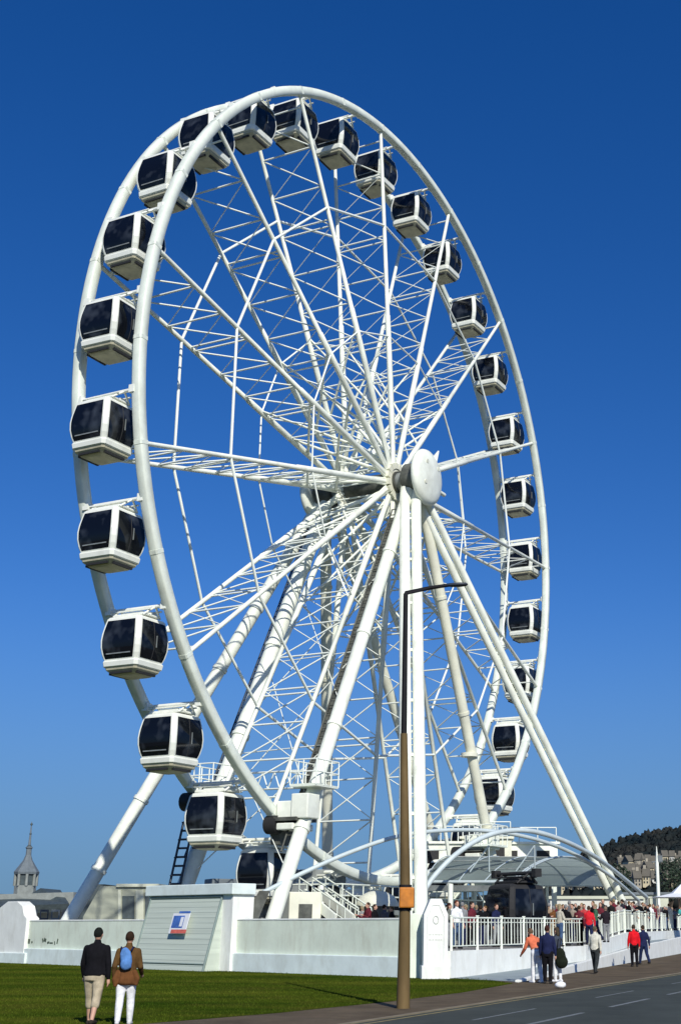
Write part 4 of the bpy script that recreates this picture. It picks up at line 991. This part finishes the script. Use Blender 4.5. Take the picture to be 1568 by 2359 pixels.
    for s in (-1, 1):
        g = MB(); an = T(legs[s][2]); capsule(g, [an + Vector((0, .045, -.042)), an + Vector((.01 * s, -.06, -.045)), an + Vector((.018 * s, -.165, -.055))], [.046, .048, .036])
        ob = bpy.data.objects.new('shoe', remesh(g, 'shoe', .014)); col.objects.link(ob); ob.parent = root; ob.data.materials.append(cloth((.03, .03, .03)))
    return root
BLACK, NAVY, JEAN, WHITE, RED, BEIGE, BROWN, GREY, GREEN, TEAL, ORANGE, MAROON, SKY = (.008, .008, .010), (.015, .02, .06), (.05, .09, .17), (.75, .76, .76), (.55, .02, .03), (.42, .36, .25), (.13, .055, .02), (.22, .23, .24), (.05, .12, .07), (.10, .45, .42), (.62, .16, .08), (.12, .02, .03), (.09, .21, .46)
def dress(r, top, tr, hair=(.03, .02, .015), shoe=(.03, .03, .03)):
    for c in r.children:
        n = c.name.split('.')[0]
        if n == 'top': setmat(c, cloth(top))
        elif n == 'trousers': setmat(c, cloth(tr))
        elif n == 'hair': setmat(c, cloth(hair))
        elif n == 'shoe': setmat(c, cloth(shoe))
def put(r, p, z, rz, h=1.72):
    r.location = (p[0], p[1], z); r.rotation_euler = (0, 0, rz); s = h / 1.74; r.scale = (s, s, s)
AWAY = math.pi
# the couple on the lawn
man = make_person('person', .22, ((-.12, .25), (.18, .35)), .03, 1.20, .84, 1, .28, 'short', vox=.014)
pm = gr(209, 2362); put(man, pm, .0, AWAY - .05, 1.77); dress(man, BLACK, BEIGE, (.012, .014, .012), (.03, .025, .02))
tag(man, 'person in black jacket and beige cropped trousers walking on the lawn', 'person')
wom = make_person('person', -.16, ((.1, .9), (-.25, .75)), .03, 1.08, .84, 1, .10, 'short', vox=.014)
pw = gr(284, 2362); put(wom, pw, .0, AWAY + .12, 1.69); dress(wom, (.10, .055, .02), WHITE, (.035, .02, .012), (.6, .6, .6))
tag(wom, 'person in brown jacket and white trousers walking on the lawn', 'person')
g = MB(); g.loft([[Vector((rx * math.cos(j * .3927) + .012 * math.sin(j * 2.1 + z * 9), ry * math.sin(j * .3927) + .015 * math.cos(j * 1.7), z)) for j in range(16)] for z, rx, ry in ((.74, .20, .15), (.78, .235, .185), (.86, .225, .18), (.95, .20, .16), (1.02, .175, .135))])
capsule(g, [(.17, .08, .98), (.21, .10, .84), (.20, .10, .74)], [.05, .065, .04]); capsule(g, [(-.16, .09, .98), (-.21, .08, .86), (-.20, .09, .76)], [.05, .06, .04])
o = bpy.data.objects.new('tied_jacket', remesh(g, 'tied_jacket', .018)); col.objects.link(o); o.data.materials.append(cloth(BROWN)); o.parent = wom
bp = empty('backpack', (pw.x - .0, pw.y - .18, 1.185), .12); tag(bp, 'light blue backpack on the back of the person in brown', 'backpack')
g = MB(); g.ball((.01, 0, .02), (.115, .06, .21)); g.ball((-.01, -.02, -.09), (.11, .075, .11)); g.box((0, 0, -.02), (.17, .09, .3)); o = bpy.data.objects.new('bag', remesh(g, 'bag', .018)); col.objects.link(o); o.data.materials.append(cloth(SKY)); o.parent = bp; o.rotation_euler = (0, -.22, 0)
for sx in (-1, 1): g = MB(); g.tube([(.09 * sx, .02, .16), (.11 * sx, .10, .22), (.12 * sx, .17, .20)], .018, 6); g.build('strap', cloth(NAVY), bp)
# standing / walking sources for the rest
src = [make_person('person', .05, ((.05, .15), (.1, .2))), make_person('person', .28, ((-.3, .3), (.3, .4)), .03, 1.05),
       make_person('person', .04, ((.3, 1.3), (.1, .2)), .02, .96, .9, 1, .1, 'long'), make_person('person', .0, ((.5, 1.5), (.5, 1.5)), .05, 1.12),
       make_person('person', .06, ((.1, .3), (.15, .2)), .0, 1.0, .9, .5, .1, 'short'), make_person('person', .1, ((.9, .5), (.8, .6)), .55, 1.08, .95)]
used = [False] * len(src)
def person(i, p, z, rz, h, top, tr, label, hair=(.03, .02, .015), shoe=(.03, .03, .03), group=None):
    if not used[i]: r = src[i]; used[i] = True
    else: r = copy_tree(src[i])
    if z >= DZ and (Vector(p[:2]) - W1[1]).dot(wdir) > 0: z = deck_z(p)
    put(r, p, z, rz, h); dress(r, top, tr, hair, shoe); tag(r, label, 'person', group); return r
person(5, gr(1236, 2264), 0, AWAY + .5, 1.82, ORANGE, WHITE, 'person bending in orange striped top and white trousers by the ramp', (.12, .08, .05), WHITE)
person(0, gr(1261, 2266), 0, AWAY - .2, 1.80, NAVY, BLACK, 'person in navy top and black trousers beside the one in orange', (.05, .02, .015))
person(2, gr(1284, 2262), 0, AWAY + .9, 1.74, (.05, .06, .08), WHITE, 'person in dark top and pale trousers carrying a black bag', (.06, .045, .03), WHITE)
bg_ = gr(1290, 2262); e = empty('shoulder_bag', (bg_.x, bg_.y - .2, .62)); tag(e, 'black shoulder bag hanging beside the group at the ramp', 'bag')
g = MB(); g.ball((0, 0, .18), (.19, .11, .30)); g.ball((.04, 0, .02), (.22, .13, .22)); o = bpy.data.objects.new('bag', remesh(g, 'bag', .02)); col.objects.link(o); o.data.materials.append(cloth((.012, .016, .010))); o.parent = e
g = MB(); g.tube([(-.1, 0, .42), (-.06, .05, .75), (.06, .05, .75), (.1, 0, .42)], .014, 5); g.build('strap', cloth(BLACK), e)
wb = gr(1290, 2277); e = empty('carrier_bag', (wb.x, wb.y, 0)); tag(e, 'white carrier bag lying on the path by the group', 'bag')
g = MB(); g.ball((0, 0, .10), (.17, .11, .10), 12, 6, jit=.15); g.build('bag', M['tent'], e); g = MB(); g.tube([(-.08, 0, .2), (0, 0, .27), (.08, 0, .2)], .012, 5); g.build('handle', M['tent'], e)
person(1, gr(1371, 2243), 0, AWAY - .4, 1.80, (.55, .54, .45), (.03, .035, .035), 'person in cream jacket and dark trousers walking along the path', (.10, .08, .05))
person(0, gr(1461, 2227), 0, AWAY + .1, 1.84, (.62, .012, .02), BLACK, 'person in bright red jacket standing before the ramp wall', (.05, .04, .03))
person(1, gr(1483, 2222), 0, AWAY + .4, 1.84, NAVY, (.015, .025, .07), 'person in dark blue right behind the one in red', (.04, .03, .02))
# crowd on the deck
def D(x, Y):
    if x > 1395: Y = max(Y, 10.55 / max(.02, .2508 - at(x, 2132, 1.0).x) + 1.2 + (Y % 5) * .8)
    return (at(x, 2132, Y).x, Y)
GQ = 'people queueing on the deck behind the railings'
person(4, D(1051, 52.5), DZ, .6, 1.78, WHITE, JEAN, 'person in white T-shirt and jeans just right of the gate pier', (.10, .03, .015), group=GQ)
person(2, D(1033, 54.5), DZ, 1.4, 1.72, (.14, .15, .13), GREY, 'dark haired person half hidden by the gate pier', (.03, .012, .01), group=GQ)
person(1, D(1356, 61.5), DZ, AWAY, 1.70, (.55, .02, .03), NAVY, 'person with red backpack-like top leaning at the railing', (.06, .04, .03), group=GQ)
person(3, D(1395, 63.5), DZ, AWAY + .3, 1.6, (.02, .015, .02), GREY, 'person in black jacket below the twin leg foot', (.25, .17, .12), group=GQ)
person(4, D(1541, 84), DZ + .3, AWAY - .3, 1.95, WHITE, WHITE, 'person in bright white shirt at the right end of the railing', (.16, .10, .05), group=GQ)
person(0, D(1566, 84), DZ + .3, 2, 1.85, TEAL, NAVY, 'person in turquoise cut by the right edge of the photo', (.1, .06, .04), group=GQ)
spots = [(1086, 56, MAROON, BLACK), (1106, 57, BLACK, NAVY), (1118, 58.5, BLACK, GREY), (1142, 56.5, NAVY, GREY), (1225, 60.5, (.04, .05, .07), BLACK), (1245, 62, NAVY, JEAN), (1258, 59.5, BLACK, NAVY),
         (1275, 63, BROWN, BEIGE), (1288, 58, (.45, .42, .34), JEAN), (1302, 60.5, BLACK, BLACK), (1318, 64, (.3, .25, .2), NAVY), (1333, 61, MAROON, BLACK), (1345, 66, (.4, .05, .05), NAVY), (1372, 64.5, GREEN, NAVY),
         (1383, 68, MAROON, GREY), (1408, 66, (.02, .02, .02), NAVY), (1448, 70, BLACK, NAVY), (1460, 73, MAROON, BLACK), (1473, 71, BLACK, BLACK), (1487, 75, BLACK, NAVY), (1498, 78, WHITE, GREY), (1510, 74, BLACK, BLACK), (1522, 79, (.05, .04, .05), NAVY),
         (1531, 76, BLACK, JEAN), (1554, 80, (.2, .2, .25), NAVY), (832, 60, GREY, NAVY), (848, 59, MAROON, BLACK), (862, 58, BLACK, BLACK), (884, 60, (.1, .1, .12), NAVY), (902, 58.5, BLACK, NAVY), (1000, 58, (.03, .04, .04), BLACK), (1425, 72, (.35, .3, .28), NAVY),
         (1074, 61, BLACK, BLACK), (1096, 63, (.05, .05, .06), BLACK), (1064, 58, GREY, NAVY), (1128, 62, BLACK, GREY), (1152, 61, (.03, .03, .035), BLACK), (1264, 66, (.3, .22, .15), NAVY), (1282, 67, MAROON, BLACK), (1296, 69, BLACK, NAVY), (1311, 68, (.12, .12, .13), BLACK), (1326, 70, BLACK, GREY), (1340, 71, (.35, .3, .25), NAVY), (1366, 69, BLACK, BLACK), (1389, 72, (.03, .03, .03), NAVY), (1415, 69, MAROON, BLACK), (1435, 68, (.02, .02, .03), BLACK), (1455, 66, (.25, .22, .2), NAVY), (1441, 72, MAROON, NAVY), (1467, 75, BLACK, NAVY), (1480, 77, (.3, .25, .2), BLACK), (1493, 80, BLACK, NAVY), (1516, 80, (.25, .2, .18), NAVY), (1548, 83, BLACK, GREY), (1505, 81, MAROON, NAVY), (1536, 70, BLACK, BLACK)]
rp = random.Random(21)
colname = {MAROON: 'maroon', BLACK: 'black', NAVY: 'navy', BROWN: 'brown', GREEN: 'dark green', WHITE: 'white', GREY: 'grey'}
where = [(840, 'left of the lamp post under the kiosk roof'), (910, 'just left of the lamp post'), (1010, 'between lamp post and gate pier'), (1130, 'between white T-shirt person and black booth'), (1160, 'in front of the black booth'), (1265, 'right beside the black booth'), (1310, 'under the right half of the canopy'), (1352, 'close to the red topped person at the railing'), (1392, 'left of the twin support leg foot'), (1430, 'at the foot of the twin support leg'), (1480, 'behind the person in red jacket'), (1515, 'left of the person in bright white'), (1600, 'near the right end of the railing')]
cnt = {}
spots.sort()
rank = {}
for x, Y, tp, tr in spots:
    wv = next(b for a, b in where if x <= a); rank[wv] = rank.get(wv, 0) + 1
    cn_ = colname.get(tp, 'muted'); tot = sum(1 for q in spots if next(b for a, b in where if q[0] <= a) == wv)
    lab = 'person in %s %s' % (cn_, wv) + (', %s from left' % words[rank[wv]] if tot > 1 else '')
    person(rp.choice((0, 1, 2, 3, 4)), D(x, Y), DZ, rp.uniform(0, 6.28), rp.uniform(1.62, 1.82), tp, tr, lab, rp.choice(((.03, .02, .015), (.12, .07, .03), (.25, .2, .12), (.05, .03, .02), (.2, .2, .2))), group=GQ)
for i, u_ in enumerate(used):
    if not u_:
        for c in list(src[i].children): bpy.data.objects.remove(c)
        bpy.data.objects.remove(src[i])
